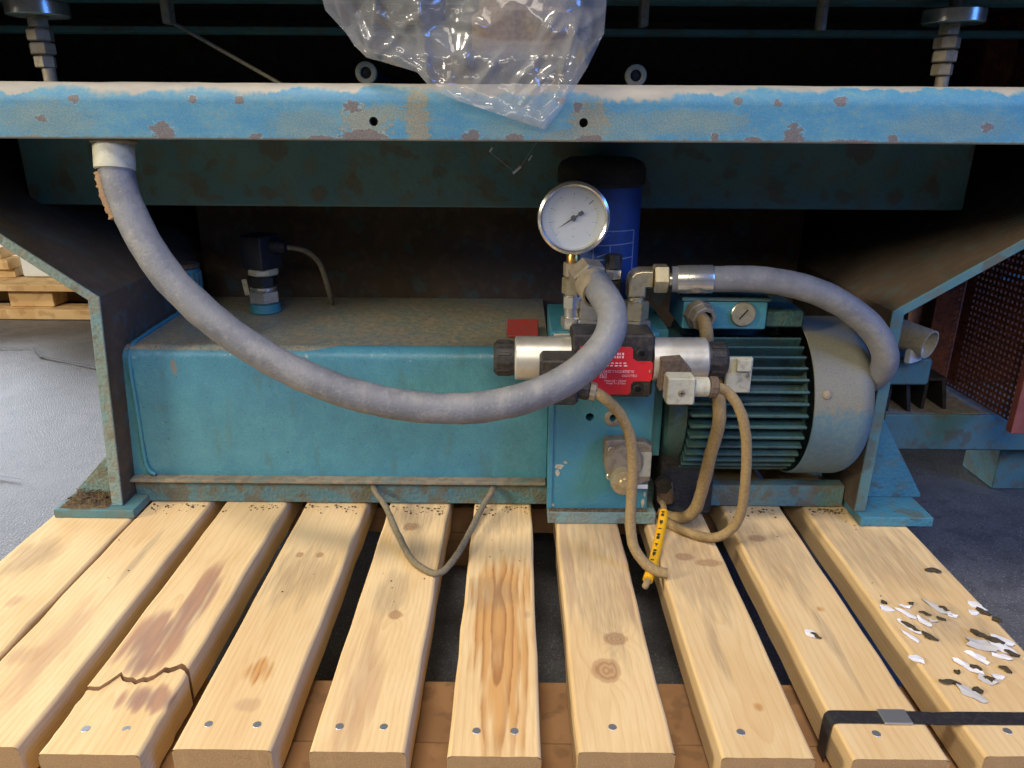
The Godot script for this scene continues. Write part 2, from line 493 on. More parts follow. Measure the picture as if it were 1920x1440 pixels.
# ---------------------------------------------------------------- wood
# one board's own texture: u across its outline, v along half a metre of its length
# spots: [across 0..1 of the top face, metres from the front end, half width m, half length m, kind]
func wood_tex(sd: int, top0: float, top1: float, per: float, light: Color, dark: Color, spots: Array) -> ImageTexture:
	var w := 256
	var h := 512
	var out := PackedByteArray()
	out.resize(w * h * 3)
	var rng := RandomNumberGenerator.new()
	rng.seed = sd
	var pith := lerpf(top0, top1, rng.randf_range(0.15, 0.85))
	var deep := rng.randf_range(0.004, 0.03)
	var slope := rng.randf_range(-0.05, 0.05)
	var ring := rng.randf_range(0.0034, 0.0055)
	var broad := fnl(sd + 50, 1.0, 3)
	var fleck := fnl(sd + 90, 1.0, 2)
	for j in h:
		var v := 0.5 * j / h
		var wander := broad.get_noise_2d(7.0, v * 4.0) * 0.006
		for i in w:
			var uu := per * i / w
			var gx := uu
			var knot := 0.0
			var kr := 0.0
			var purple := 0.0
			var amber := 0.0
			var grime := 0.0
			var str_n := broad.get_noise_2d(uu * 95.0, v * 9.0)
			for s in spots:
				var cx: float = top0 + (top1 - top0) * s[0]
				var dx: float = (uu - cx) / s[2]
				var dy: float = (v - s[1]) / s[3]
				var q: float = dx * dx + dy * dy
				if q > 14.0:
					continue
				var kind: int = s[4]
				if kind == 0:
					gx += s[2] * 1.3 * signf(dx) * exp(-q * 0.4)
					var e := q + str_n * 0.5
					if e < 1.4:
						knot = maxf(knot, smoothstep(1.3, 0.8, e))
						kr = sqrt(q)
				elif q < 4.0:
					var f := smoothstep(1.7, 0.1, q + str_n * 1.5)
					if kind == 1:
						amber = maxf(amber, f)
					elif kind == 2:
						purple = maxf(purple, f)
					elif kind == 3:
						grime = maxf(grime, f)
			# growth rings cut lengthwise: long lines that close into arches
			var dp := deep + slope * v + wander + 0.0012 * broad.get_noise_2d(uu * 30.0, v * 12.0)
			var rr := sqrt((gx - pith + wander * 0.6) * (gx - pith + wander * 0.6) + dp * dp) / ring
			var ph := rr - floorf(rr)
			var late := pow(ph, 3.0) * (1.0 - smoothstep(0.93, 1.0, ph))
			var fl := fleck.get_noise_2d(uu * 1500.0, v * 26.0)
			var bl := broad.get_noise_2d(uu * 20.0 + 40.0, v * 7.0)
			var t := clampf(0.22 + late * 0.45 + bl * 0.4 + fl * 0.26, 0.0, 1.0)
			var c := light.lerp(dark, t * 0.5)
			if knot > 0.0:
				c = c.lerp(Color(0.56, 0.41, 0.28).lerp(Color(0.70, 0.56, 0.41), 0.5 + 0.5 * sin(kr * 16.0 + str_n * 4.0)), knot * 0.7)
			if amber > 0.0:
				c = c.lerp(Color(0.76, 0.55, 0.31).lerp(Color(0.56, 0.35, 0.18), clampf(late * 1.6 + str_n * 0.5, 0, 1)), amber * 0.7)
			if purple > 0.0:
				c = c.lerp(Color(0.60, 0.44, 0.37).lerp(Color(0.46, 0.37, 0.38), clampf(0.5 + str_n * 1.3, 0, 1)), purple * (0.7 if sd == 214 else 0.24))
			if grime > 0.0:
				c = c.lerp(Color(0.54, 0.48, 0.40), grime * clampf(0.36 + fl * 0.2 + str_n * 0.2, 0, 0.7))
			var k := (j * w + i) * 3
			out[k] = clampi(int(c.r * 255), 0, 255)
			out[k + 1] = clampi(int(c.g * 255), 0, 255)
			out[k + 2] = clampi(int(c.b * 255), 0, 255)
	return tex(w, h, out)

var end_mat: StandardMaterial3D

# a sawn board with slightly rounded, uneven edges; near and far give z at its two ends for each place across
func board_mesh(x0: float, x1: float, ytop: float, thick: float, near: Callable, far: Callable, sd: int, m: Buf, ends: Buf, z_ref: float) -> Vector3:
	var nz := fnl(sd, 1.0, 2)
	var r := 0.003
	var sec := []
	var acc := 0.0
	var pts := []
	var nt := 17
	for k in nt:
		pts.append([Vector2(lerpf(x0 + r, x1 - r, k / (nt - 1.0)), ytop), Vector2(0, 1)])
	pts.append([Vector2(x1 - r * 0.3, ytop - r * 0.3), Vector2(0.7, 0.7)])
	pts.append([Vector2(x1, ytop - r), Vector2(1, 0)])
	pts.append([Vector2(x1, ytop - thick + r), Vector2(1, 0)])
	pts.append([Vector2(x1 - r, ytop - thick), Vector2(0, -1)])
	pts.append([Vector2(x0 + r, ytop - thick), Vector2(0, -1)])
	pts.append([Vector2(x0, ytop - thick + r), Vector2(-1, 0)])
	pts.append([Vector2(x0, ytop - r), Vector2(-1, 0)])
	pts.append([Vector2(x0 + r * 0.3, ytop - r * 0.3), Vector2(-0.7, 0.7)])
	pts.append([Vector2(x0 + r, ytop), Vector2(0, 1)])
	for k in pts.size():
		if k > 0:
			acc += pts[k][0].distance_to(pts[k - 1][0])
		sec.append(acc)
	var per := acc
	var rings := 26
	var prev := []
	for j in rings + 1:
		var ring := []
		for k in pts.size():
			var p: Vector2 = pts[k][0]
			var fx := (p.x - x0) / (x1 - x0)
			var z := lerpf(near.call(fx), far.call(fx), j / float(rings))
			var edge := 0.0012 * nz.get_noise_2d(z * 40.0, (-9.0 if fx < 0.2 else (9.0 if fx > 0.8 else 0.0)))
			var px := p.x + (edge if (fx < 0.2 or fx > 0.8) else 0.0)
			ring.append(m.add(Vector3(px, p.y + 0.0004 * nz.get_noise_2d(z * 30.0, fx * 4.0), z), Vector3(pts[k][1].x, pts[k][1].y, 0).normalized(), Vector2(sec[k] / per, (z_ref - z) / 0.5)))
		if j > 0:
			for k in pts.size() - 1:
				m.quad(prev[k], prev[k + 1], ring[k + 1], ring[k])
		if j == 0 or j == rings:
			var nn := Vector3(0, 0, 1 if j == 0 else -1)
			var np := pts.size() - 1
			# strips between the top and the bottom edge
			for k in nt - 1:
				var ta: Vector3 = m.v[ring[k]]
				var tb: Vector3 = m.v[ring[k + 1]]
				var yb := ytop - thick
				ends.flat4(ta, tb, Vector3(tb.x, yb, tb.z), Vector3(ta.x, yb, ta.z), nn)
			ends.flat4(m.v[ring[nt - 1]], m.v[ring[nt + 1]], Vector3(x1, ytop - thick + r, m.v[ring[nt + 2]].z), Vector3(x1 - r, ytop - thick, m.v[ring[nt + 3]].z), nn)
			ends.flat4(m.v[ring[0]], m.v[ring[np - 2]], m.v[ring[np - 3]], m.v[ring[np - 4]], nn)
		prev = ring
	return Vector3(sec[0] / per, sec[nt - 1] / per, per)


# ---------------------------------------------------------------- build
func _ready() -> void:
	# camera
	var cam := Camera3D.new()
	cam.name = "camera"
	cam.fov = 54.43
	cam.near = 0.02
	cam.far = 60.0
	add_child(cam)
	cam.position = Vector3(0, 0.52, 0)
	cam.basis = Basis.from_euler(Vector3(deg_to_rad(-19.726), deg_to_rad(0.3), 0.006), EULER_ORDER_YXZ)
	cam.current = true
	# air and light of a dim hall
	var we := WorldEnvironment.new()
	we.name = "world"
	var env := Environment.new()
	env.background_mode = Environment.BG_COLOR
	env.background_color = Color(0.215, 0.22, 0.225)
	env.tonemap_mode = Environment.TONE_MAPPER_LINEAR
	env.tonemap_exposure = 1.0
	env.sdfgi_enabled = true
	env.ssao_enabled = true
	env.ssil_enabled = true
	we.environment = env
	add_child(we)
	lamp("hall_lamp_left", Vector3(-2.5, 1.30, 0.55), Vector3(-0.1, 0.2, -0.6), Vector2(0.5, 0.4), Color(1.0, 0.94, 0.84), 6.1)
	lamp("hall_lamp_front", Vector3(-0.35, 1.95, 1.65), Vector3(0, 0.25, -0.6), Vector2(2.2, 0.9), Color(1.0, 0.95, 0.87), 4.0)
	lamp("hall_lamp_overhead", Vector3(-0.45, 2.9, 0.25), Vector3(-0.1, 0.1, -0.5), Vector2(1.2, 0.4), Color(1.0, 0.95, 0.88), 5.9)
	lamp("open_door_right", Vector3(2.4, 1.5, 0.9), Vector3(0.2, 0.4, -0.7), Vector2(0.8, 1.2), Color(0.34, 0.58, 1.0), 5.2)
	lamp("open_door_behind", Vector3(-4.6, 1.6, -6.2), Vector3(-1.0, 0.3, -1.5), Vector2(4.0, 2.8), Color(0.92, 0.95, 1.0), 52.0)
	make_materials()
	build_floor()
	build_pallet()
	build_press()
	build_unit()
	build_hoses()
	build_cables()
	build_bag()
	build_left_background()
	build_right_background()
	build_litter()


func lamp(called: String, at: Vector3, target: Vector3, size: Vector2, col: Color, energy: float) -> void:
	var l := AreaLight3D.new()
	l.name = called
	l.area_size = size
	l.light_color = col
	l.light_energy = energy
	l.area_range = 12.0
	l.shadow_enabled = true
	add_child(l)
	l.look_at_from_position(at, target, Vector3.UP)


func build_floor() -> void:
	var S := 768
	var a := nbytes(S, S, 31, 0.004, 5)
	var b := nbytes(S, S, 32, 0.02, 4)
	var c := nbytes(S, S, 33, 0.11, 2)
	var d := nbytes(S, S, 34, 0.3, 2)
	var t := layered(S, S, c8(96, 97, 100), [[a, .3, .75, c8(112, 113, 117), .8], [b, .5, .75, c8(80, 81, 85), .5], [c, .62, .8, c8(70, 71, 75), .5], [c, .84, .9, c8(150, 152, 156), .7], [d, .76, .84, c8(190, 192, 198), .8]])  # the pale specks paint glints into the floor colour
	var m := tri_mat(t, 0.7, 0.36, 0.0, grey(S, S, d), 0.9)
	m.roughness = 0.5
	var bf := Buf.new()
	bf.flat4(Vector3(-14, 0, 6), Vector3(14, 0, 6), Vector3(14, 0, -20), Vector3(-14, 0, -20), Vector3.UP)
	var o := obj("floor", [bf, m])
	o.set_meta("kind", "structure")
	# cracks in the concrete
	for cr in [[[-1.42, -1.60], [-1.25, -1.66], [-1.13, -1.668], [-1.07, -1.60], [-0.98, -1.56], [-0.85, -1.5]], [[-0.92, -1.05], [-0.82, -1.02], [-0.74, -1.0]]]:
		var cb := Buf.new()
		var rng := RandomNumberGenerator.new()
		rng.seed = 5
		for k in cr.size() - 1:
			var p := Vector2(cr[k][0], cr[k][1])
			var q := Vector2(cr[k + 1][0], cr[k + 1][1])
			var n := (q - p).orthogonal().normalized()
			var w0 := 0.004 if k % 2 == 1 else 0.0015
			var w1 := 0.0015 if k % 2 == 1 else 0.004
			cb.flat4(Vector3(p.x + n.x * w0, 0.004, p.y + n.y * w0), Vector3(q.x + n.x * w1, 0.004, q.y + n.y * w1), Vector3(q.x - n.x * w1, 0.004, q.y - n.y * w1), Vector3(p.x - n.x * w0, 0.004, p.y - n.y * w0), Vector3.UP)
		obj("crack", [cb, M.black_clean], o)


func build_pallet() -> void:
	var P := 0.12
	var pal := thing("wooden_pallet", "new pale pine pallet of spaced boards carrying the blue machine", "pallet", Vector3(-0.04, 0, -0.82))
	end_mat = tri_mat(layered(320, 320, c8(190, 152, 104), [[NF.c, .45, .7, c8(212, 176, 126), .7], [NF.d, .6, .8, c8(150, 112, 70), .6]]), 0.05, 0.95, 0.0, grey(320, 320, NF.d), 1.5)
	var L := Color(0.885, 0.780, 0.595)
	var D := Color(0.71, 0.54, 0.33)
	# x0, x1, tone, spots [across, from front, half width, half length, kind 0 knot 1 amber 2 purple 3 grime], nails
	var rows := [
		[-0.4895, -0.4035, 0.02, [[.65, .16, .006, .008, 2], [.3, .23, .02, .03, 3]], []],
		[-0.3995, -0.3325, 0.04, [[.5, .10, .012, .06, 2], [.25, .09, .03, .012, 2], [.6, .22, .004, .05, 3]], []],
		[-0.3165, -0.2490, 0.0, [[.35, .115, .018, .035, 2], [.6, .15, .012, .06, 2], [.75, .05, .02, .012, 2], [.4, .09, .014, .02, 2]], [.3, .72]],
		[-0.2290, -0.1615, -0.01, [[.30, .235, .0035, .005, 0], [.62, .235, .0035, .005, 0], [.5, .075, .010, .013, 1], [.55, .04, .008, .006, 2], [.4, .20, .03, .04, 3]], [.25, .75]],
		[-0.1370, -0.0715, 0.0, [[.55, .145, .006, .006, 0], [.4, .175, .016, .03, 3], [.35, .06, .012, .07, 2], [.45, .29, .008, .008, 0], [.5, .31, .03, .03, 3]], [.25, .72]],
		[-0.0440, 0.0185, 0.0, [[.55, .19, .022, .045, 1], [.6, .10, .018, .10, 1], [.35, .13, .012, .07, 1], [.3, .18, .026, .022, 3], [.5, .31, .03, .025, 3], [.93, .15, .003, .005, 2]], [.3, .72]],
		[0.0430, 0.1085, -0.01, [[.42, .078, .0105, .013, 0], [.62, .115, .010, .007, 0], [.6, .2, .03, .09, 3], [.08, .23, .006, .09, 2], [.95, .22, .005, .08, 2]], [.4]],
		[0.1385, 0.2020, -0.02, [[.4, .24, .010, .006, 0], [.75, .23, .012, .006, 0], [.45, .22, .03, .07, 3], [.5, .29, .035, .04, 3], [.6, .045, .003, .005, 1], [.35, .12, .004, .05, 3]], [.3]],
		[0.2250, 0.2900, -0.02, [[.28, .275, .009, .006, 0], [.4, .25, .035, .055, 3], [.62, .16, .003, .004, 1], [.5, .20, .008, .04, 3], [.5, .12, .004, .05, 3]], [.4]],
		[0.3150, 0.4100, -0.02, [[.4, .25, .05, .06, 3], [.5, .14, .02, .03, 3], [.8, .12, .015, .03, 3]], [.3]],
	]
	for k in rows.size():
		var r: Array = rows[k]
		var m := Buf.new()
		var e := Buf.new()
		var torn := Buf.new()
		var zf := -0.385 - 0.0025 * sin(k * 2.3)
		var info: Vector3
		var th := 0.034
		if k == 2:
			# this board has snapped across: two pieces with a ragged break
			var jag := func(fx: float, gap: float) -> float: return -0.449 - 0.010 * fx - 0.006 * sin(fx * 9.0) + 0.016 * exp(-pow((fx - 0.12) * 9.0, 2.0)) + 0.0018 * sin(fx * 41.0) + 0.0012 * sin(fx * 83.0 + 1.0) - gap * (0.8 + fx)
			info = board_mesh(r[0], r[1], P - 0.0014, th, func(_f): return zf, func(f): return jag.call(f, 0.0), 70 + k, m, e, zf)
			board_mesh(r[0], r[1], P + 0.0006, th, func(f): return jag.call(f, 0.0022), func(_f): return -1.25, 70 + k, m, torn, zf)
		else:
			info = board_mesh(r[0], r[1], P, th, func(_f): return zf, func(_f): return -1.25, 70 + k, m, e, zf)
		var tone: float = r[2]
		var wt := wood_tex(200 + k * 7, info.x * info.z, info.y * info.z, info.z, L.lightened(maxf(tone, 0)).darkened(maxf(-tone * 2, 0)), D, r[3])
		var wm := mat(Color.WHITE, 0.85)
		wm.albedo_texture = wt
		wm.metallic_specular = 0.3
		wm.heightmap_enabled = true
		wm.heightmap_texture = wt
		wm.heightmap_scale = 0.06
		var o := obj("board", [m, wm, e, end_mat] + ([torn, M.bearer] if k == 2 else []), pal, "snapped pine board with a ragged break and purple stain" if k == 2 else "")
		for f in r[4]:
			var nb := Buf.new()
			disc(nb, Vector3(lerpf(r[0], r[1], f), P + (-0.0020 if k == 2 else -0.0006), zf - 0.022), Vector3.UP, 0.0030, 0.0008, 0.0002, 14)
			obj("nail", [nb, M.nail], o)
	# bearers across underneath
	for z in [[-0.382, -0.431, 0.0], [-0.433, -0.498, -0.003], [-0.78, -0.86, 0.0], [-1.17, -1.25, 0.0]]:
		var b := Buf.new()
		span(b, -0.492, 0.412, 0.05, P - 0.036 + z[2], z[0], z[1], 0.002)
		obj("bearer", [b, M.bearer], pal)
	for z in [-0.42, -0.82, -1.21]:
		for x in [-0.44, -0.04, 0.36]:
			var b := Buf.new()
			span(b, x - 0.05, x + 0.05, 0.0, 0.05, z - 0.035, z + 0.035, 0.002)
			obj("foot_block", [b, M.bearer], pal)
	# black strap over the last two boards
	var st := thing("strapping_band", "black plastic strapping band pulled over the pallet's end boards", "strap", Vector3(0.34, P, -0.42))
	var s := Buf.new()
	var prof := [Vector2(0.2222, 0.086), Vector2(0.2222, 0.114), Vector2(0.2228, 0.1185), Vector2(0.2250, 0.1212), Vector2(0.2290, 0.1216), Vector2(0.2890, 0.1214), Vector2(0.3000, 0.1206), Vector2(0.3160, 0.1214), Vector2(0.4080, 0.1216), Vector2(0.4120, 0.1190), Vector2(0.4125, 0.086)]
	for k in prof.size() - 1:
		var p: Vector2 = prof[k]
		var q: Vector2 = prof[k + 1]
		var n2 := (q - p).orthogonal().normalized()
		var n := Vector3(n2.x, n2.y, 0)
		if n.y < 0 or (absf(n.y) < 0.2 and ((p.x < 0.3) == (n.x > 0))):
			n = -n
		var z0 := -0.414
		var z1 := -0.4255
		s.flat4(Vector3(p.x, p.y, z0), Vector3(q.x, q.y, z0), Vector3(q.x, q.y, z1), Vector3(p.x, p.y, z1), n)
		var d := n * -0.0008
		s.flat4(Vector3(p.x, p.y, z0), Vector3(q.x, q.y, z0), Vector3(q.x, q.y, z0) + d, Vector3(p.x, p.y, z0) + d, Vector3.BACK)
		s.flat4(Vector3(p.x, p.y, z1), Vector3(q.x, q.y, z1), Vector3(q.x, q.y, z1) + d, Vector3(p.x, p.y, z1) + d, Vector3.FORWARD)
	obj("band", [s, M.strap], st)
	var cl := Buf.new()
	span(cl, 0.2600, 0.2800, 0.1205, 0.1226, -0.4130, -0.4265, 0.0006)
	obj("seal_clip", [cl, M.nail], st)


# ---------------------------------------------------------------- the press
func tray_texture() -> ImageTexture:
	# u: 1.7 m along the lip; v: 0.066 m up its front and over its rounded top
	var w := 2048
	var h := 132
	var out := PackedByteArray()
	out.resize(w * h * 3)
	var nb := fnl(301, 1.0, 4)
	var ns := fnl(302, 1.0, 2)
	# chips: x, y (metres up the face), half width, half height
	var chips := [[-.271, .006, .011, .008], [-.362, .014, .006, .003], [-.118, .003, .020, .006], [-.035, .003, .008, .006], [-.002, .002, .009, .004], [.055, .002, .012, .003], [.21, .005, .009, .010], [.15, .003, .004, .004], [.18, .002, .008, .003], [.286, .003, .005, .004], [.255, .001, .02, .002], [.355, .012, .006, .004], [.165, .0295, .004, .004], [.195, .0285, .004, .003], [.242, .030, .006, .005], [.045, .025, .005, .004], [.032, .029, .004, .003], [-.245, .0290, .004, .004], [-.21, .0285, .004, .004], [-.335, .0285, .005, .004], [-.125, .024, .008, .005], [-.15, .002, .012, .002], [-.20, .002, .006, .003]]
	var dirt := [[-.115, .012, .02, .014, .8], [-.105, .02, .03, .006, .6], [.055, .014, .016, .016, .85], [.08, .01, .03, .012, .4], [-.076, .014, .010, .03, .9], [.13, .014, .05, .010, .45], [-.36, .014, .04, .014, .4], [-.16, .010, .03, .012, .4], [.0, .008, .03, .010, .3], [.33, .013, .05, .010, .3], [.04, .004, .03, .005, .6]]
	for j in h:
		var y := 0.066 * (h - 1 - j) / h
		for i in w:
			var x := 1.7 * (i + 0.5) / w - 0.85
			var n1 := nb.get_noise_2d(x * 25.0, y * 60.0)
			var n2 := nb.get_noise_2d(x * 130.0 + 70.0, y * 200.0)
			var n3 := ns.get_noise_2d(x * 700.0, y * 800.0)
			var c := Color(0.25, 0.48, 0.61)
			c = c.lerp(Color(0.34, 0.54, 0.62), clampf(0.5 + n1 * 0.9, 0, 1) * 0.7)
			c = c.lerp(Color(0.42, 0.53, 0.54), clampf(n2 * 0.9 + n1 * 0.4, 0, 0.6))
			c = c.lerp(Color(0.40, 0.37, 0.31), smoothstep(0.0022, 0.0008, y + 0.0016 * n2) * 0.7)
			c = c.lightened(clampf(n3 * 0.12, 0, 0.08))
			c = c.darkened(clampf(-n3 * 0.1, 0, 0.07))
			var dd := 0.0
			for d in dirt:
				var q: float = pow((x - d[0]) / d[2], 2) + pow((y - d[1]) / d[3], 2)
				if q < 2.0:
					dd = maxf(dd, smoothstep(1.3, 0.4, q + n2 * 1.2) * d[4])
			c = c.lerp(Color(0.45, 0.44, 0.37).lerp(Color(0.62, 0.55, 0.44), clampf(0.5 + n3, 0, 1)), dd * 0.9)
			# bare worn top edge, its lower border flaked
			var lim := 0.0322 + 0.0100 * nb.get_noise_2d(x * 13.0, 3.0) + 0.003 * nb.get_noise_2d(x * 60.0, 6.0) + 0.0016 * nb.get_noise_2d(x * 260.0, 8.0)
			if x > 0.08:
				lim += 0.006 * smoothstep(0.08, 0.25, x)
			var wear := smoothstep(lim, lim + 0.0008 + 0.008 * clampf(0.4 + nb.get_noise_2d(x * 11.0, 40.0) * 1.4, 0.0, 1.0), y + 0.0012 * n2)
			c = c.lerp(Color(0.64, 0.61, 0.55).lerp(Color(0.57, 0.55, 0.52), clampf(0.5 + n1, 0, 1)), wear * 0.94)
			for ch in chips:
				var q2: float = pow((x - ch[0]) / (ch[2] * 0.82), 2) + pow((y - ch[1]) / (ch[3] * 0.85), 2)
				if q2 < 2.5:
					var e := q2 + n2 * 1.1
					var f := smoothstep(1.05, 0.9, e)
					c = c.lerp(Color(0.35, 0.32, 0.32).lerp(Color(0.46, 0.43, 0.42), clampf(0.5 + n3, 0, 1)), f * 0.92)
					c = c.lerp(Color(0.78, 0.80, 0.80), smoothstep(0.12, 0.0, absf(e - 1.15)) * 0.35)
			var k := (j * w + i) * 3
			out[k] = int(clampf(c.r, 0, 1) * 255)
			out[k + 1] = int(clampf(c.g, 0, 1) * 255)
			out[k + 2] = int(clampf(c.b, 0, 1) * 255)
	return tex(w, h, out)


func build_press() -> void:
	var pr := thing("industrial_press", "worn blue steel press with a chipped tray edge and splayed legs", "press", Vector3(-0.03, 0.12, -0.95))
	# tray lip
	var m := Buf.new()
	var z := -0.600
	var y0 := 0.5018
	var uvf := func(p: Vector2) -> Vector2: return Vector2((p.x + 0.85) / 1.7, 1.0 - (p.y - y0) / 0.066)
	var holes := [Vector2(-0.1095, 0.5160), Vector2(0.0500, 0.5157)]
	var xs := [-0.85]
	var ya := y0 + 0.001
	var yb := 0.5285
	var hh := (yb - ya) / 2
	for c in holes:
		var cx: float = c.x
		var cy := (ya + yb) / 2
		var xa: float = xs[-1]
		m.flat4(Vector3(xa, ya, z), Vector3(cx - hh, ya, z), Vector3(cx - hh, yb, z), Vector3(xa, yb, z), Vector3.BACK, uvf.call(Vector2(xa, ya)), uvf.call(Vector2(cx - hh, ya)), uvf.call(Vector2(cx - hh, yb)), uvf.call(Vector2(xa, yb)))
		holed(m, cx - hh, cx + hh, ya, yb, z, Vector2(cx, cy), 0.0034, 0.02, uvf)
		xs.append(cx + hh)
	m.flat4(Vector3(xs[-1], ya, z), Vector3(0.85, ya, z), Vector3(0.85, yb, z), Vector3(xs[-1], yb, z), Vector3.BACK, uvf.call(Vector2(xs[-1], ya)), uvf.call(Vector2(0.85, ya)), uvf.call(Vector2(0.85, yb)), uvf.call(Vector2(xs[-1], yb)))
	# rounded top, underside, back
	var prof := []
	for k in 9:
		var a := PI / 2 * k / 8.0
		prof.append([Vector2(z - 0.0145 + 0.0145 * cos(a), yb + 0.0145 * sin(a)), Vector2(cos(a), sin(a)), 0.0267 + 0.0145 * a])
	prof.append([Vector2(-0.658, yb + 0.0145), Vector2(0, 1), 0.066])
	var nx := 90
	var nw := fnl(77, 1.0, 3)
	var prev := []
	for i in nx + 1:
		var x := -0.85 + 1.7 * i / nx
		var ring := []
		for p in prof:
			var bump := 0.0005 * nw.get_noise_2d(x * 60.0, p[2] * 300.0) * (0.0 if p[2] < 0.03 else 1.0)
			ring.append(m.add(Vector3(x, p[0].y + p[1].y * bump, p[0].x + p[1].x * bump), Vector3(0, p[1].y, p[1].x), Vector2((x + 0.85) / 1.7, 1.0 - p[2] / 0.066)))
		if i > 0:
			for k in ring.size() - 1:
				m.quad(prev[k], prev[k + 1], ring[k + 1], ring[k])
		prev = ring
	m.flat4(Vector3(-0.85, ya, z), Vector3(0.85, ya, z), Vector3(0.85, y0, z - 0.001), Vector3(-0.85, y0, z - 0.001), Vector3(0, -0.7, 0.7), Vector2(0, 1), Vector2(1, 1), Vector2(1, 1), Vector2(0, 1))
	m.flat4(Vector3(-0.85, y0, z - 0.001), Vector3(0.85, y0, z - 0.001), Vector3(0.85, y0, -0.658), Vector3(-0.85, y0, -0.658), Vector3.DOWN, Vector2(0, 1), Vector2(1, 1), Vector2(1, 1), Vector2(0, 1))
	m.flat4(Vector3(-0.85, y0, -0.658), Vector3(0.85, y0, -0.658), Vector3(0.85, yb + 0.0145, -0.658), Vector3(-0.85, yb + 0.0145, -0.658), Vector3.FORWARD)
	var tm := mat(Color.WHITE, 0.5)
	tm.albedo_texture = tray_texture()
	tm.metallic_specular = 0.45
	tm.heightmap_enabled = true
	tm.heightmap_texture = tm.albedo_texture
	tm.heightmap_scale = 0.05
	obj("tray_lip", [m, tm], pr, "blue tray edge with chipped paint and a bare worn top")
	var b := Buf.new()
	span(b, -0.85, 0.85, 0.5019, 0.508, -0.6582, -1.25)
	obj("tray_floor", [b, M.paint_dirty], pr)
	b = Buf.new()
	span(b, -0.513, 0.467, 0.4295, 0.5017, -0.800, -0.825, 0.002)
	obj("crossbeam", [b, M.paint_dirty], pr, "dirty blue crossbeam set back under the tray")
	# bent side sheets: leg below, splayed out above
	b = Buf.new()
	slab(b, PackedVector2Array([Vector2(-0.4135, 0.1302), Vector2(-0.3975, 0.3555), Vector2(-0.598, 0.5016), Vector2(-0.615, 0.5016), Vector2(-0.4095, 0.352), Vector2(-0.4255, 0.1302)]), -0.695, -1.25, 0.0012)
	var lf := split_front(b)
	var leg_l := obj("leg", [lf, M.paint_edge, b, M.dirt_shade], pr, "bent blue leg sheet beside the oil tank")
	b = Buf.new()
	slab(b, PackedVector2Array([Vector2(0.3565, 0.1312), Vector2(0.3585, 0.347), Vector2(0.600, 0.5016), Vector2(0.617, 0.5016), Vector2(0.3705, 0.3435), Vector2(0.3685, 0.1312)]), -0.695, -1.25, 0.0012)
	lf = split_front(b)
	var leg_r := obj("leg", [lf, M.paint_dirty, b, M.dirt_shade], pr, "bent blue leg sheet beside the motor")
	b = Buf.new()
	span(b, -0.4830, -0.3985, 0.1204, 0.1302, -0.6865, -0.79, 0.0012)
	obj("foot_plate", [b, M.paint_dirty], pr)
	b = Buf.new()
	span(b, 0.3590, 0.4345, 0.1204, 0.1312, -0.6835, -0.79, 0.0012)
	obj("foot_plate", [b, M.paint_worn], pr)
	b = Buf.new()
	slab(b, PackedVector2Array([Vector2(-0.4225, 0.192), Vector2(-0.4255, 0.1303), Vector2(-0.479, 0.1303), Vector2(-0.4785, 0.134)]), -0.728, -0.738)
	obj("gusset", [b, M.paint_edge], leg_l)
	b = Buf.new()
	slab(b, PackedVector2Array([Vector2(0.3690, 0.252), Vector2(0.3686, 0.1313), Vector2(0.4425, 0.1313), Vector2(0.442, 0.135)]), -0.728, -0.738)
	obj("gusset", [b, M.paint_worn], leg_r)
	b = Buf.new()
	span(b, -0.4125, 0.3563, 0.1215, 0.1475, -0.722, -0.738, 0.0015)
	obj("base_rail", [b, M.rail], pr, "blue base rail with flaking, rusty paint")
	b = Buf.new()
	span(b, -0.95, 0.95, 0.509, 0.95, -1.2502, -1.27)
	span(b, -0.62, 0.62, 0.122, 0.5088, -1.2502, -1.27)
	obj("back_panel", [b, M.dirt_shade], pr)  # the brown here carries the darkness of the interior
	b = Buf.new()
	span(b, -0.3985, 0.3560, 0.1480, 0.5015, -0.942, -0.950, 0.001)
	obj("rear_plate", [b, M.dirt_shade], pr, "brown dirt-covered plate behind the oil tank")
	b = Buf.new()
	span(b, -0.95, 0.95, 0.655, 0.86, -0.645, -1.25, 0.004)
	obj("shade_platen", [b, M.dirt_shade], pr)  # mostly unseen slab, set low to shade the space above the tray
	for sx in [-1.0, 1.0]:
		b = Buf.new()
		span(b, sx * 0.80, sx * 0.82, 0.509, 0.6548, -0.67, -1.25)
		obj("side_panel", [b, M.dirt_shade], pr)
	# dim ironwork above the tray
	b = Buf.new()
	span(b, -0.80, 0.80, 0.628, 0.642, -0.83, -0.86, 0.002)
	obj("guide_bar", [b, M.paint_dirty], pr)
	b = Buf.new()
	span(b, -0.80, 0.80, 0.604, 0.612, -0.90, -0.92, 0.002)
	obj("guide_bar", [b, M.paint_dirty], pr)
	for x in [-0.343, 0.122]:
		b = Buf.new()
		span(b, x - 0.004, x + 0.004, 0.603, 0.6548, -0.80, -0.815, 0.001)
		obj("hanger", [b, M.steel_dusty], pr)
	b = Buf.new()
	tube(b, PackedVector3Array([Vector3(-0.343, 0.605, -0.82), Vector3(-0.22, 0.535, -0.84)]), 0.002, 8)
	obj("stay_rod", [b, M.steel_dusty], pr)
	b = Buf.new()
	tube(b, PackedVector3Array([Vector3(0.292, 0.6548, -0.80), Vector3(0.2925, 0.603, -0.80), Vector3(0.2925, 0.6, -0.80)]), 0.0055, 12)
	obj("pin", [b, M.steel_dusty], pr)
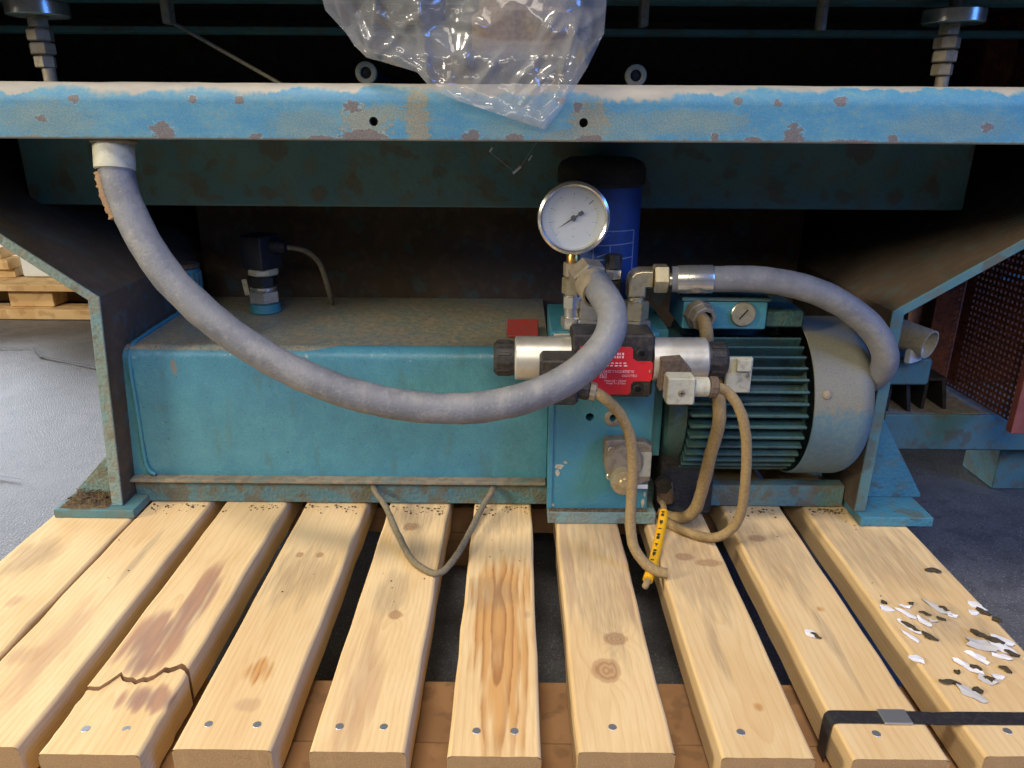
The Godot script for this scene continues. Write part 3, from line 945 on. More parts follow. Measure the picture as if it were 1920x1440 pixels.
	for c in [Vector3(-0.1650, 0.5635, -0.88), Vector3(0.1275, 0.5622, -0.88)]:
		b = Buf.new()
		lathe(b, [Vector2(0.006, 0), Vector2(0.0115, 0), Vector2(0.0115, 0.006), Vector2(0.0108, 0.0066), Vector2(0.0066, 0.0066), Vector2(0.006, 0.006), Vector2(0.006, 0)], c, Vector3.BACK, 28)
		var bush := obj("bushing", [b, M.grey_plastic], pr)
		b = Buf.new()
		lathe(b, [Vector2(0, 0), Vector2(0.0055, 0), Vector2(0.0055, 0.003), Vector2(0.002, 0.0045), Vector2(0, 0.005)], c, Vector3.BACK, 16)
		obj("pin_head", [b, M.navy], bush)
		b = Buf.new()
		tube(b, PackedVector3Array([c + Vector3(0, 0, -0.36), c + Vector3(0, 0, -0.0002)]), 0.0055, 12)
		obj("shaft", [b, M.navy], bush)
	for c in [Vector3(-0.466, 0.6085, -0.80), Vector3(0.4195, 0.6060, -0.80)]:
		b = Buf.new()
		disc(b, c, Vector3.UP, 0.028, 0.013, 0.0012, 40)
		var lv := obj("levelling_washer", [b, M.zinc], pr)
		b = Buf.new()
		tube(b, PackedVector3Array([c + Vector3(0, -0.1, 0), c + Vector3(0, 0.046, 0)]), 0.0062, 14)
		obj("bolt", [b, M.steel_dusty], lv)
		for q in [[-0.010, 0.009, 0.012], [-0.022, 0.011, 0.3], [-0.034, 0.011, 0.9], [-0.046, 0.009, 0.2]]:
			b = Buf.new()
			hexnut(b, c + Vector3(-0.002, q[0], 0), Vector3.UP, q[1] + 0.001, 0.0105, q[2])
			obj("nut", [b, M.steel_dusty], lv)
	# the wrapped ram end, brown with grease
	b = Buf.new()
	lathe(b, [Vector2(0, 0), Vector2(0.036, 0), Vector2(0.042, 0.006), Vector2(0.042, 0.03), Vector2(0.036, 0.034), Vector2(0.036, 0.0885)], Vector3(0.004, 0.566, -0.672), Vector3.UP, 40)
	obj("ram_end", [b, M.dusty_brown], pr)


# ---------------------------------------------------------------- the power unit
func tank_texture() -> ImageTexture:
	# u: 0.45 m along the tank; v: 0.43 m up its front and back over its top
	var w := 800
	var h := 600
	var out := PackedByteArray()
	out.resize(w * h * 3)
	var nb := fnl(401, 1.0, 4)
	var ns := fnl(402, 1.0, 2)
	for j in h:
		var y := 0.43 * (h - 1 - j) / h
		for i in w:
			var x := 0.45 * (i + 0.5) / w
			var n1 := nb.get_noise_2d(x * 30.0, y * 30.0)
			var n3 := ns.get_noise_2d(x * 1100.0, y * 1100.0)
			var c := Color(0.265, 0.515, 0.595)
			c = c.lerp(Color(0.295, 0.56, 0.625), clampf(0.5 + n1, 0, 1) * 0.8)
			c = c.lightened(clampf(n3 * 0.2, 0, 0.12))
			c = c.darkened(clampf(-n3 * 0.2, 0, 0.14))
			var sp := nb.get_noise_2d(x * 150.0 + 20.0, y * 150.0)
			c = c.lerp(Color(0.32, 0.44, 0.44), smoothstep(0.3, 0.6, nb.get_noise_2d(x * 38.0 + 5.0, y * 9.0)) * 0.35)
			c = c.lerp(Color(0.15, 0.2, 0.2), smoothstep(0.60, 0.66, sp) * 0.6)
			if n3 > 0.62:
				c = c.lerp(Color(0.42, 0.62, 0.64), 0.5)
			if y > 0.12:
				var n2 := nb.get_noise_2d(x * 90.0 + 50.0, y * 90.0)
				# settled dust with a ragged front border
				var lim := 0.1395 + 0.002 * n2 + (0.010 if x > 0.20 else 0.0) * smoothstep(0.20, 0.24, x)
				var dust := smoothstep(lim, lim + 0.002, y + 0.0008 * n3)
				var thick := clampf(0.86 + n1 * 0.25 + n2 * 0.15, 0.5, 0.98)
				var dc := Color(0.58, 0.54, 0.46).lerp(Color(0.66, 0.61, 0.51), clampf(0.5 + n2, 0, 1))
				dc = dc.darkened(clampf(n3 * 0.3, 0, 0.22))
				c = c.lerp(dc, dust * thick)
				var chip := smoothstep(0.45, 0.55, n2 + n1 * 0.3) * smoothstep(0.006, 0.0, absf(y - 0.134))
				c = c.lerp(Color(0.70, 0.69, 0.64), chip * 0.9)
				# oily dark spots in the dust
				var spot := smoothstep(0.42, 0.5, nb.get_noise_2d(x * 260.0 + 9.0, y * 260.0)) * dust
				c = c.lerp(Color(0.2, 0.17, 0.14), spot * 0.7)
			# a dribble of bare metal below the edge
			var q := pow((x - 0.061) / 0.0035, 2) + pow((y - 0.122) / 0.010, 2) + n1 * 0.8
			c = c.lerp(Color(0.50, 0.48, 0.46), smoothstep(1.0, 0.8, q) * 0.85)
			var k := (j * w + i) * 3
			out[k] = int(clampf(c.r, 0, 1) * 255)
			out[k + 1] = int(clampf(c.g, 0, 1) * 255)
			out[k + 2] = int(clampf(c.b, 0, 1) * 255)
	return tex(w, h, out)


func build_unit() -> void:
	var un := thing("hydraulic_power_unit", "teal hydraulic power unit with oil tank, valve block, gauge and finned motor", "power unit", Vector3(-0.03, 0.148, -0.80))
	var b := Buf.new()
	# oil tank: front, rounded shoulder, top, closed ends
	var prof := [[Vector2(-0.725, 0.1528), Vector2(1, 0), 0.0], [Vector2(-0.725, 0.2835), Vector2(1, 0), 0.1307]]
	for k in range(1, 7):
		var a := PI / 2 * k / 6.0
		prof.append([Vector2(-0.738 + 0.013 * cos(a), 0.2835 + 0.013 * sin(a)), Vector2(cos(a), sin(a)), 0.1307 + 0.013 * a])
	prof.append([Vector2(-0.935, 0.3005), Vector2(0, 1), 0.348])
	var xa := -0.4125
	var xb := 0.0335
	var prev := []
	for i in 31:
		var x := lerpf(xa, xb, i / 30.0)
		var ring := []
		for p in prof:
			ring.append(b.add(Vector3(x, p[0].y, p[0].x), Vector3(0, p[1].y, p[1].x), Vector2((x - xa) / 0.45, 1.0 - p[2] / 0.43)))
		if i > 0:
			for k in ring.size() - 1:
				b.quad(prev[k], prev[k + 1], ring[k + 1], ring[k])
		prev = ring
	for x in [xa, xb]:
		for k in prof.size() - 1:
			var p: Vector2 = prof[k][0]
			var q: Vector2 = prof[k + 1][0]
			b.flat3(Vector3(x, p.y, p.x), Vector3(x, q.y, q.x), Vector3(x, 0.1528, -0.935), Vector3(-1 if x < -0.1 else 1, 0, 0))
	b.flat4(Vector3(xa, 0.1528, -0.725), Vector3(xb, 0.1528, -0.725), Vector3(xb, 0.1528, -0.935), Vector3(xa, 0.1528, -0.935), Vector3.DOWN)
	b.flat4(Vector3(xa, 0.1528, -0.935), Vector3(xb, 0.1528, -0.935), Vector3(xb, 0.3005, -0.935), Vector3(xa, 0.3005, -0.935), Vector3.FORWARD)
	var tm := mat(Color.WHITE, 0.42)
	tm.albedo_texture = tank_texture()
	tm.heightmap_enabled = true
	tm.heightmap_texture = grey(320, 320, NF.c)
	tm.heightmap_scale = 0.05
	tm.uv1_scale = Vector3.ONE
	var tank := obj("oil_tank", [b, tm], un, "long teal oil tank with a dusty top")
	b = Buf.new()
	span(b, -0.4120, 0.0330, 0.1490, 0.1527, -0.7130, -0.95, 0.0008)
	obj("bottom_flange", [b, M.dust], tank)
	b = Buf.new()
	var seam := curve([Vector3(-0.3875, 0.154, -0.722), Vector3(-0.3965, 0.166, -0.7235), Vector3(-0.3965, 0.22, -0.7245), Vector3(-0.396, 0.275, -0.7245), Vector3(-0.396, 0.293, -0.7325), Vector3(-0.396, 0.298, -0.76), Vector3(-0.398, 0.3000, -0.88), Vector3(-0.40, 0.3005, -0.93)], 0.003)
	tube(b, seam, 0.0024, 8, 0.0013, fnl(9, 0.3, 2))
	obj("weld_seam", [b, M.paint], tank)
	b = Buf.new()
	box(b, Vector3(0.0070, 0.3060, -0.775), Vector3(0.034, 0.003, 0.030), 0.0012, Basis(Vector3.RIGHT, 0.42))
	obj("red_tag", [b, M.red_tag], tank)
	# breather cap
	b = Buf.new()
	lathe(b, [Vector2(0, 0), Vector2(0.0145, 0), Vector2(0.0145, 0.010), Vector2(0.0165, 0.012), Vector2(0.0165, 0.046), Vector2(0.0150, 0.048)], Vector3(-0.3915, 0.3015, -0.872), Vector3.UP, 32)
	var cap := obj("breather_cap", [b, M.paint], un)
	for k in 20:
		b = Buf.new()
		var a := TAU * k / 20
		box(b, Vector3(-0.3915 + 0.0168 * cos(a), 0.3325, -0.872 + 0.0168 * sin(a)), Vector3(0.0022, 0.026, 0.0022), 0.0006, Basis(Vector3.UP, -a))
		obj("rib", [b, M.paint_dirty], cap)
	b = Buf.new()
	disc(b, Vector3(-0.3915, 0.3495, -0.872), Vector3.UP, 0.0175, 0.0055, 0.0012)
	obj("lid", [b, M.dusty_brown], cap)
	# level switch
	var sc := Vector3(-0.2985, 0.300, -0.866)
	b = Buf.new()
	lathe(b, [Vector2(0, 0), Vector2(0.0185, 0), Vector2(0.0185, 0.003), Vector2(0.0175, 0.004), Vector2(0.0175, 0.010), Vector2(0, 0.010)], sc, Vector3.UP, 32)
	var sw := obj("level_switch", [b, M.paint], un, "level switch with a navy plug on the tank top")
	b = Buf.new()
	hexnut(b, sc + Vector3(0, 0.0105, 0), Vector3.UP, 0.0182, 0.0155, 0.25)
	obj("hex_nut", [b, M.zinc], sw)
	b = Buf.new()
	disc(b, sc + Vector3(0, 0.0262, 0), Vector3.UP, 0.0155, 0.004)
	obj("collar", [b, M.zinc], sw)
	b = Buf.new()
	hexnut(b, sc + Vector3(0, 0.0304, 0), Vector3.UP, 0.0165, 0.013, 0.5, 8)
	obj("gland_body", [b, M.black_clean], sw)
	b = Buf.new()
	hexnut(b, sc + Vector3(0.002, 0.0436, 0), Vector3.UP, 0.0180, 0.0075, 0.15, 8)
	obj("lock_nut", [b, M.grey_plastic], sw)
	b = Buf.new()
	var rb := Basis(Vector3.UP, deg_to_rad(-28))
	box(b, sc + Vector3(0.0015, 0.071, 0), Vector3(0.033, 0.039, 0.033), 0.002, rb)
	obj("plug_body", [b, M.navy], sw)
	b = Buf.new()
	lathe(b, [Vector2(0, 0), Vector2(0.0085, 0), Vector2(0.0085, 0.010), Vector2(0.0070, 0.011), Vector2(0.0070, 0.018), Vector2(0, 0.018)], sc + Vector3(0.0165, 0.078, 0.004), Vector3(1, -0.02, 0.2), 16)
	obj("cable_outlet", [b, M.navy], sw)
	b = Buf.new()
	box(b, sc + Vector3(-0.0195, 0.029, 0.004), Vector3(0.006, 0.019, 0.0015), 0.0004, Basis(Vector3.BACK, 0.12))
	obj("paper_tag", [b, M.grey_plastic], sw)
	build_block(un)
	build_valve(un)
	build_gauge(un)
	build_motor(un)
	# return filter behind the gauge
	b = Buf.new()
	var fc := Vector3(0.0865, 0.3268, -0.7585)
	lathe(b, [Vector2(0, 0), Vector2(0.034, 0), Vector2(0.036, 0.004), Vector2(0.036, 0.130), Vector2(0, 0.130)], fc, Vector3.UP, 48)
	var fl := obj("return_filter", [b, M.blue_plastic], un, "blue return filter with a dark domed cap behind the gauge")
	b = Buf.new()
	lathe(b, [Vector2(0, 0.1302), Vector2(0.040, 0.1302), Vector2(0.043, 0.133), Vector2(0.043, 0.146), Vector2(0.040, 0.152), Vector2(0.032, 0.156), Vector2(0, 0.158)], fc + Vector3(-0.004, 0, 0), Vector3.UP, 48)
	obj("cap", [b, M.grime], fl)
	# white line drawing printed on the filter
	for ln in [[-0.35, 0.108, 0.85, 0.108], [-0.35, 0.094, 0.85, 0.096], [-0.35, 0.080, 0.85, 0.082], [-0.35, 0.080, -0.35, 0.108], [0.10, 0.080, 0.10, 0.095], [0.85, 0.062, 0.85, 0.108], [-0.2, 0.097, 0.05, 0.105], [-0.25, 0.083, 0.05, 0.087]]:
		b = Buf.new()
		var seg := 8
		for k in seg:
			var q := []
			for e in 2:
				var t := (k + e) / float(seg)
				var an := lerpf(ln[0], ln[2], t)
				q.append([Vector3(sin(an), 0, cos(an)), lerpf(ln[1], ln[3], t)])
			var wv := Vector3(0, 0.0005, 0) if absf(ln[0] - ln[2]) > 0.01 else Vector3.ZERO
			var wh := 0.0 if absf(ln[0] - ln[2]) > 0.01 else 0.0005
			var p0: Vector3 = fc + q[0][0] * 0.0362 + Vector3(0, q[0][1] - 0.018, 0)
			var p1: Vector3 = fc + q[1][0] * 0.0362 + Vector3(0, q[1][1] - 0.018, 0)
			var sd := Vector3(wh, 0, 0)
			b.flat4(p0 - wv - sd, p1 - wv - sd, p1 + wv + sd, p0 + wv + sd, q[0][0])
		obj("printed_line", [b, M.print_blue], fl)


func build_block(un: Node) -> void:
	var m := Buf.new()
	var x0 := 0.0342
	var x1 := 0.1370
	var y0 := 0.1345
	var y1 := 0.3265
	var z := -0.690
	var uvf := func(_p: Vector2) -> Vector2: return Vector2.ZERO
	var hs := [Vector2(0.0742, 0.2382), Vector2(0.0975, 0.2382)]
	var hh := 0.0115
	var ya := 0.2382 - hh
	var yb := 0.2382 + hh
	m.flat4(Vector3(x0, y0, z), Vector3(x1, y0, z), Vector3(x1, ya, z), Vector3(x0, ya, z), Vector3.BACK)
	m.flat4(Vector3(x0, yb, z), Vector3(x1, yb, z), Vector3(x1, y1, z), Vector3(x0, y1, z), Vector3.BACK)
	var xs := [x0, hs[0].x - hh, hs[0].x + hh, hs[1].x - hh, hs[1].x + hh, x1]
	for k in [0, 2, 4]:
		m.flat4(Vector3(xs[k], ya, z), Vector3(xs[k + 1], ya, z), Vector3(xs[k + 1], yb, z), Vector3(xs[k], yb, z), Vector3.BACK)
	for k in 2:
		holed(m, hs[k].x - hh, hs[k].x + hh, ya, yb, z, hs[k], 0.0042 if k == 0 else 0.0036, 0.025, uvf)
	var zb := -0.80
	m.flat4(Vector3(x0, y0, z), Vector3(x0, y1, z), Vector3(x0, y1, zb), Vector3(x0, y0, zb), Vector3.LEFT)
	m.flat4(Vector3(x1, y0, z), Vector3(x1, y1, z), Vector3(x1, y1, zb), Vector3(x1, y0, zb), Vector3.RIGHT)
	m.flat4(Vector3(x0, y1, z), Vector3(x1, y1, z), Vector3(x1, y1, zb), Vector3(x0, y1, zb), Vector3.UP)
	m.flat4(Vector3(x0, y0, zb), Vector3(x1, y0, zb), Vector3(x1, y1, zb), Vector3(x0, y1, zb), Vector3.FORWARD)
	var bl := obj("manifold_block", [m, M.paint], un, "teal valve block with two drilled holes")
	var b := Buf.new()
	span(b, 0.0345, 0.1465, 0.1208, 0.1343, -0.6835, -0.80, 0.001)
	obj("base_plate", [b, M.paint_edge], bl)
	b = Buf.new()
	span(b, 0.0352, 0.1365, 0.13425, 0.1362, -0.6845, -0.6899, 0.0006)
	obj("chaff", [b, M.chaff], bl)
	b = Buf.new()
	span(b, 0.0336, 0.0385, 0.1360, 0.3262, -0.6885, -0.6902, 0.0006)
	obj("edge_strip", [b, M.paint], bl)
	b = Buf.new()
	span(b, 0.1372, 0.1490, 0.1900, 0.3255, -0.703, -0.80, 0.001)
	obj("end_plate", [b, M.paint], bl)
	b = Buf.new()
	lathe(b, [Vector2(0.0038, 0), Vector2(0.0088, 0), Vector2(0.0088, 0.0012), Vector2(0.0080, 0.0018), Vector2(0.0042, 0.0018), Vector2(0.0038, 0.0012)], Vector3(0.0975, 0.2378, -0.6899), Vector3.BACK, 28)
	obj("seal_ring", [b, M.steel_dusty], bl)
	# bare primer where paint has flaked
	for f in [[0.0455, 0.1835, 0.006, 0.0035, 3], [0.0435, 0.1765, 0.003, 0.005, 4], [0.0515, 0.1880, 0.0025, 0.002, 5], [0.0385, 0.139, 0.003, 0.002, 6], [0.133, 0.142, 0.0025, 0.006, 7], [0.1345, 0.153, 0.0015, 0.004, 8]]:
		b = Buf.new()
		var rng := RandomNumberGenerator.new()
		rng.seed = f[4]
		var poly := PackedVector2Array()
		for k in 11:
			var a := TAU * k / 11
			var rr := rng.randf_range(0.65, 1.15)
			poly.append(Vector2(f[0] + cos(a) * f[2] * 0.82 * rr, f[1] + sin(a) * f[3] * 0.85 * rr))
		slab(b, poly, -0.6896, -0.68995, 0.0001)
		obj("bare_patch", [b, M.grey_plastic], bl)
	# cast relief valve on the front
	b = Buf.new()
	slab(b, PackedVector2Array([Vector2(0.0885, 0.2160), Vector2(0.0915, 0.2185), Vector2(0.1060, 0.2195), Vector2(0.1300, 0.2165), Vector2(0.1370, 0.2120), Vector2(0.1370, 0.1730), Vector2(0.1180, 0.1640), Vector2(0.1000, 0.1690), Vector2(0.0920, 0.1800), Vector2(0.0885, 0.1950)]), -0.678, -0.6899, 0.0025)
	var rv := obj("relief_valve", [b, M.steel_dusty], un, "dusty cast relief valve bolted to the block")
	b = Buf.new()
	lathe(b, [Vector2(0.020, 0), Vector2(0.0195, 0.004), Vector2(0.017, 0.007), Vector2(0, 0.008)], Vector3(0.1085, 0.1955, -0.6785), Vector3.BACK, 32)
	obj("dome", [b, M.steel_dusty], rv)
	b = Buf.new()
	lathe(b, [Vector2(0.0138, 0), Vector2(0.0138, 0.012), Vector2(0.0125, 0.014), Vector2(0.006, 0.0142), Vector2(0.005, 0.0165), Vector2(0, 0.017)], Vector3(0.1085, 0.1790, -0.676), Vector3.BACK, 28)
	obj("adjuster", [b, M.zinc_yellow], rv)
	for s in [Vector3(0.0955, 0.2085, -0.6785), Vector3(0.1085, 0.2090, -0.6785), Vector3(0.0955, 0.1795, -0.6785)]:
		b = Buf.new()
		lathe(b, [Vector2(0.0038, 0), Vector2(0.0038, 0.003), Vector2(0.0034, 0.0034), Vector2(0.0018, 0.0034), Vector2(0.0016, 0.0012), Vector2(0, 0.0012)], s, Vector3.BACK, 16)
		obj("socket_screw", [b, M.zinc], rv)
	b = Buf.new()
	span(b, 0.1235, 0.1360, 0.1790, 0.2060, -0.6774, -0.6779, 0.0002)
	obj("sticker", [b, M.grey_plastic], rv)
	b = Buf.new()
	span(b, 0.1180, 0.1345, 0.1655, 0.1700, -0.6768, -0.6779, 0.0003)
	obj("sticker", [b, M.film], rv)
	# dark gear pump beside the block
	b = Buf.new()
	span(b, 0.1500, 0.2080, 0.1220, 0.2000, -0.7005, -0.79, 0.004)
	var gp := obj("gear_pump", [b, M.grime], un, "oily black gear pump under the motor")
	b = Buf.new()
	hexnut(b, Vector3(0.1535, 0.1620, -0.699), Vector3.BACK, 0.009, 0.010, 0.2)
	obj("port_plug", [b, M.grime], gp)
	b = Buf.new()
	lathe(b, [Vector2(0.0, 0), Vector2(0.009, 0), Vector2(0.009, 0.018), Vector2(0.007, 0.022)], Vector3(0.1560, 0.1600, -0.702), Vector3(0.1, -1, 0.4), 18)
	obj("hose_tail", [b, M.dusty_brown], gp)


func build_valve(un: Node) -> void:
	var b := Buf.new()
	span(b, 0.0510, 0.1265, 0.2740, 0.3350, -0.6505, -0.6897, 0.003)
	var va := obj("directional_valve", [b, M.black], un, "black directional valve with a red name plate and two silver solenoids")
	b = Buf.new()
	span(b, 0.0360, 0.1330, 0.2745, 0.3250, -0.6868, -0.6899, 0.0008)
	obj("valve_base", [b, M.alu], va)
	# red plate with notched corners
	b = Buf.new()
	slab(b, PackedVector2Array([Vector2(0.0580, 0.2775), Vector2(0.1045, 0.2775), Vector2(0.1065, 0.2800), Vector2(0.1065, 0.2875), Vector2(0.1090, 0.2905), Vector2(0.1235, 0.2905), Vector2(0.1255, 0.2925), Vector2(0.1255, 0.3080), Vector2(0.1235, 0.3100), Vector2(0.1105, 0.3100), Vector2(0.1070, 0.3125), Vector2(0.1065, 0.3210), Vector2(0.1045, 0.3235), Vector2(0.0580, 0.3235)]), -0.6496, -0.6503, 0.0002)
	var pl := obj("name_plate", [b, M.red], va, "red name plate with pale print")
	var zt := -0.6494
	for t in [["RPE3-063C11/02400E1V", 0.0026, 0.0715, 0.3000], ["0421/16U", 0.0024, 0.0975, 0.2960], ["2878", 0.0023, 0.0770, 0.2970], ["6400", 0.0023, 0.0770, 0.2945], ["Pmax A,B = 350bar", 0.0018, 0.0815, 0.2910], ["Pmax T = 210bar", 0.0018, 0.0835, 0.2885]]:
		text("print", t[0], t[1], Vector3(t[2], t[3], zt), M.print_pink, pl)
	for q in [[0.0850, 0.0990, 0.3158, 0.3180], [0.0850, 0.0990, 0.3128, 0.3150], [0.0800, 0.1020, 0.3075, 0.3087], [0.0780, 0.1030, 0.3050, 0.3062]]:
		for k in 6:
			b = Buf.new()
			var xa := lerpf(q[0], q[1], k / 6.0)
			var xb := lerpf(q[0], q[1], (k + 0.62 + 0.2 * sin(k * 3.0)) / 6.0)
			span(b, xa, xb, q[2], q[3], -0.6494, -0.6497, 0.0001)
			obj("print", [b, M.print_pink], pl)
	for s in [Vector2(0.1145, 0.3175), Vector2(0.1130, 0.2830), Vector2(0.0600, 0.3175), Vector2(0.0600, 0.2830)]:
		b = Buf.new()
		lathe(b, [Vector2(0.0050, 0), Vector2(0.0050, 0.0032), Vector2(0.0045, 0.0037), Vector2(0.0026, 0.0037), Vector2(0.0024, 0.001), Vector2(0, 0.001)], Vector3(s.x, s.y, -0.6510), Vector3.BACK, 20)
		obj("socket_screw", [b, M.black_clean], va)
	b = Buf.new()
	lathe(b, [Vector2(0.0011, 0), Vector2(0.0011, 0.001), Vector2(0, 0.0013)], Vector3(0.1230, 0.3005, -0.6497), Vector3.BACK, 12)
	obj("rivet", [b, M.zinc], pl)
	# solenoids
	for s in [[-1, 0.0508, -0.0010, -0.0205], [1, 0.1267, 0.1775, 0.1965]]:
		b = Buf.new()
		var c := Vector3(s[1], 0.3065, -0.6680)
		var ln := absf(s[2] - s[1])
		lathe(b, [Vector2(0, 0), Vector2(0.0205, 0), Vector2(0.0205, ln - 0.0015), Vector2(0.0190, ln), Vector2(0, ln)], c, Vector3(s[0], 0, 0), 48)
		var so := obj("solenoid", [b, M.alu], va)
		b = Buf.new()
		var kl := absf(s[3] - s[2])
		lathe(b, [Vector2(0, 0), Vector2(0.0160, 0), Vector2(0.0165, 0.002), Vector2(0.0165, kl - 0.003), Vector2(0.0135, kl), Vector2(0, kl)], Vector3(s[2] + s[0] * 0.0002, 0.3065, -0.6680), Vector3(s[0], 0, 0), 16, true)
		obj("end_knob", [b, M.black], so)
		for k in 12:
			b = Buf.new()
			var a := TAU * k / 12
			box(b, Vector3(s[2] + s[0] * kl * 0.5, 0.3065 + 0.0162 * sin(a), -0.6680 + 0.0162 * cos(a)), Vector3(kl * 0.66, 0.0034, 0.0022), 0.0007, Basis(Vector3.RIGHT, -a))
			obj("knob_rib", [b, M.black], so)
	# plugs
	b = Buf.new()
	span(b, 0.0215, 0.0560, 0.2760, 0.3190, -0.6230, -0.6555, 0.003)
	var lp := obj("solenoid_plug", [b, M.black], un, "dusty black plug on the solenoid, half behind the grey hose")
	b = Buf.new()
	hexnut(b, Vector3(0.0562, 0.2880, -0.636), Vector3(1, -0.15, 0.1), 0.0092, 0.0105, 0.1, 10)
	obj("gland", [b, M.black], lp)
	b = Buf.new()
	hexnut(b, Vector3(0.0668, 0.2862, -0.635), Vector3(1, -0.15, 0.1), 0.0086, 0.0060, 0.2, 10)
	obj("gland_nut", [b, M.steel_dusty], lp)
	b = Buf.new()
	slab(b, PackedVector2Array([Vector2(0.1310, 0.2850), Vector2(0.1310, 0.3150), Vector2(0.1490, 0.3165), Vector2(0.1585, 0.3060), Vector2(0.1585, 0.2850)]), -0.6380, -0.6560, 0.002)
	var rp := obj("solenoid_plug", [b, M.dusty_brown], un, "grey cube plug with a cross-head screw on the bare solenoid")
	b = Buf.new()
	span(b, 0.1340, 0.1592, 0.2785, 0.3040, -0.6200, -0.6395, 0.0018)
	obj("plug_cover", [b, M.grey_plastic], rp)
	b = Buf.new()
	lathe(b, [Vector2(0.0032, 0), Vector2(0.0032, 0.0008), Vector2(0.0026, 0.0012), Vector2(0, 0.0012)], Vector3(0.1468, 0.2905, -0.6202), Vector3.BACK, 18)
	var scw := obj("cover_screw", [b, M.steel_dusty], rp)
	for a in [0.0, PI / 2]:
		b = Buf.new()
		box(b, Vector3(0.1468, 0.2905, -0.6189), Vector3(0.0040, 0.0007, 0.0003), 0.0001, Basis(Vector3.BACK, a))
		obj("screw_slot", [b, M.black_clean], rp)
	b = Buf.new()
	lathe(b, [Vector2(0, 0), Vector2(0.0090, 0), Vector2(0.0090, 0.013), Vector2(0.0080, 0.014), Vector2(0, 0.014)], Vector3(0.1590, 0.2925, -0.6310), Vector3.RIGHT, 20)
	obj("cable_neck", [b, M.grey_plastic], rp)
	b = Buf.new()
	hexnut(b, Vector3(0.1732, 0.2925, -0.6310), Vector3(1, -0.08, 0), 0.0098, 0.0075, 0.3, 12)
	obj("gland_nut", [b, M.dusty_brown], rp)


func dial_texture() -> ImageTexture:
	var S := 384
	var im := Image.create(S, S, false, Image.FORMAT_RGB8)
	im.fill(c8(184, 188, 186))
	var c := S / 2.0
	var dab := func(x: float, y: float, r: float, col: Color) -> void:
		for j in range(int(y - r - 1), int(y + r + 2)):
			for i in range(int(x - r - 1), int(x + r + 2)):
				if i >= 0 and j >= 0 and i < S and j < S:
					var d := Vector2(i - x, j - y).length()
					if d < r:
						im.set_pixel(i, j, im.get_pixel(i, j).lerp(col, 0.85))
	# scale from lower left over the top to lower right
	for k in 41:
		var a := deg_to_rad(225.0 - 270.0 * k / 40.0)
		var big := k % 5 == 0
		for s in (14 if big else 7):
			var rr := 150.0 - s
			dab.call(c + cos(a) * rr, c - sin(a) * rr, 1.6 if big else 0.9, c8(84, 84, 86))
	for k in 120:
		var a := deg_to_rad(225.0 - 270.0 * k / 119.0)
		dab.call(c + cos(a) * 96.0, c - sin(a) * 96.0, 1.0, c8(178, 150, 150))
	for k in 9:
		var a := deg_to_rad(225.0 - 270.0 * k / 8.0)
		for s in 5:
			dab.call(c + cos(a) * 122.0 - 7 + s * 3.4, c - sin(a) * 122.0 + (s % 2) * 5 - 2, 1.8, c8(140, 140, 142))
	for s in 6:
		dab.call(c - 9 + s * 4.0, c - 62.0 + (s % 2) * 4, 2.2, c8(206, 96, 96))
		dab.call(c - 16 + s * 4.0, c - 36.0 + (s % 3) * 3, 1.7, c8(110, 110, 112))
		dab.call(c - 12 + s * 5.0, c + 62.0 + (s % 2) * 4, 1.7, c8(120, 120, 122))
	dab.call(c, c + 112.0, 4.5, c8(120, 120, 122))
	for s in 16:
		dab.call(c + 92.0 + s * 1.6, c - 84.0 - s * 1.4, 2.6, c8(36, 36, 38))
	return ImageTexture.create_from_image(im)


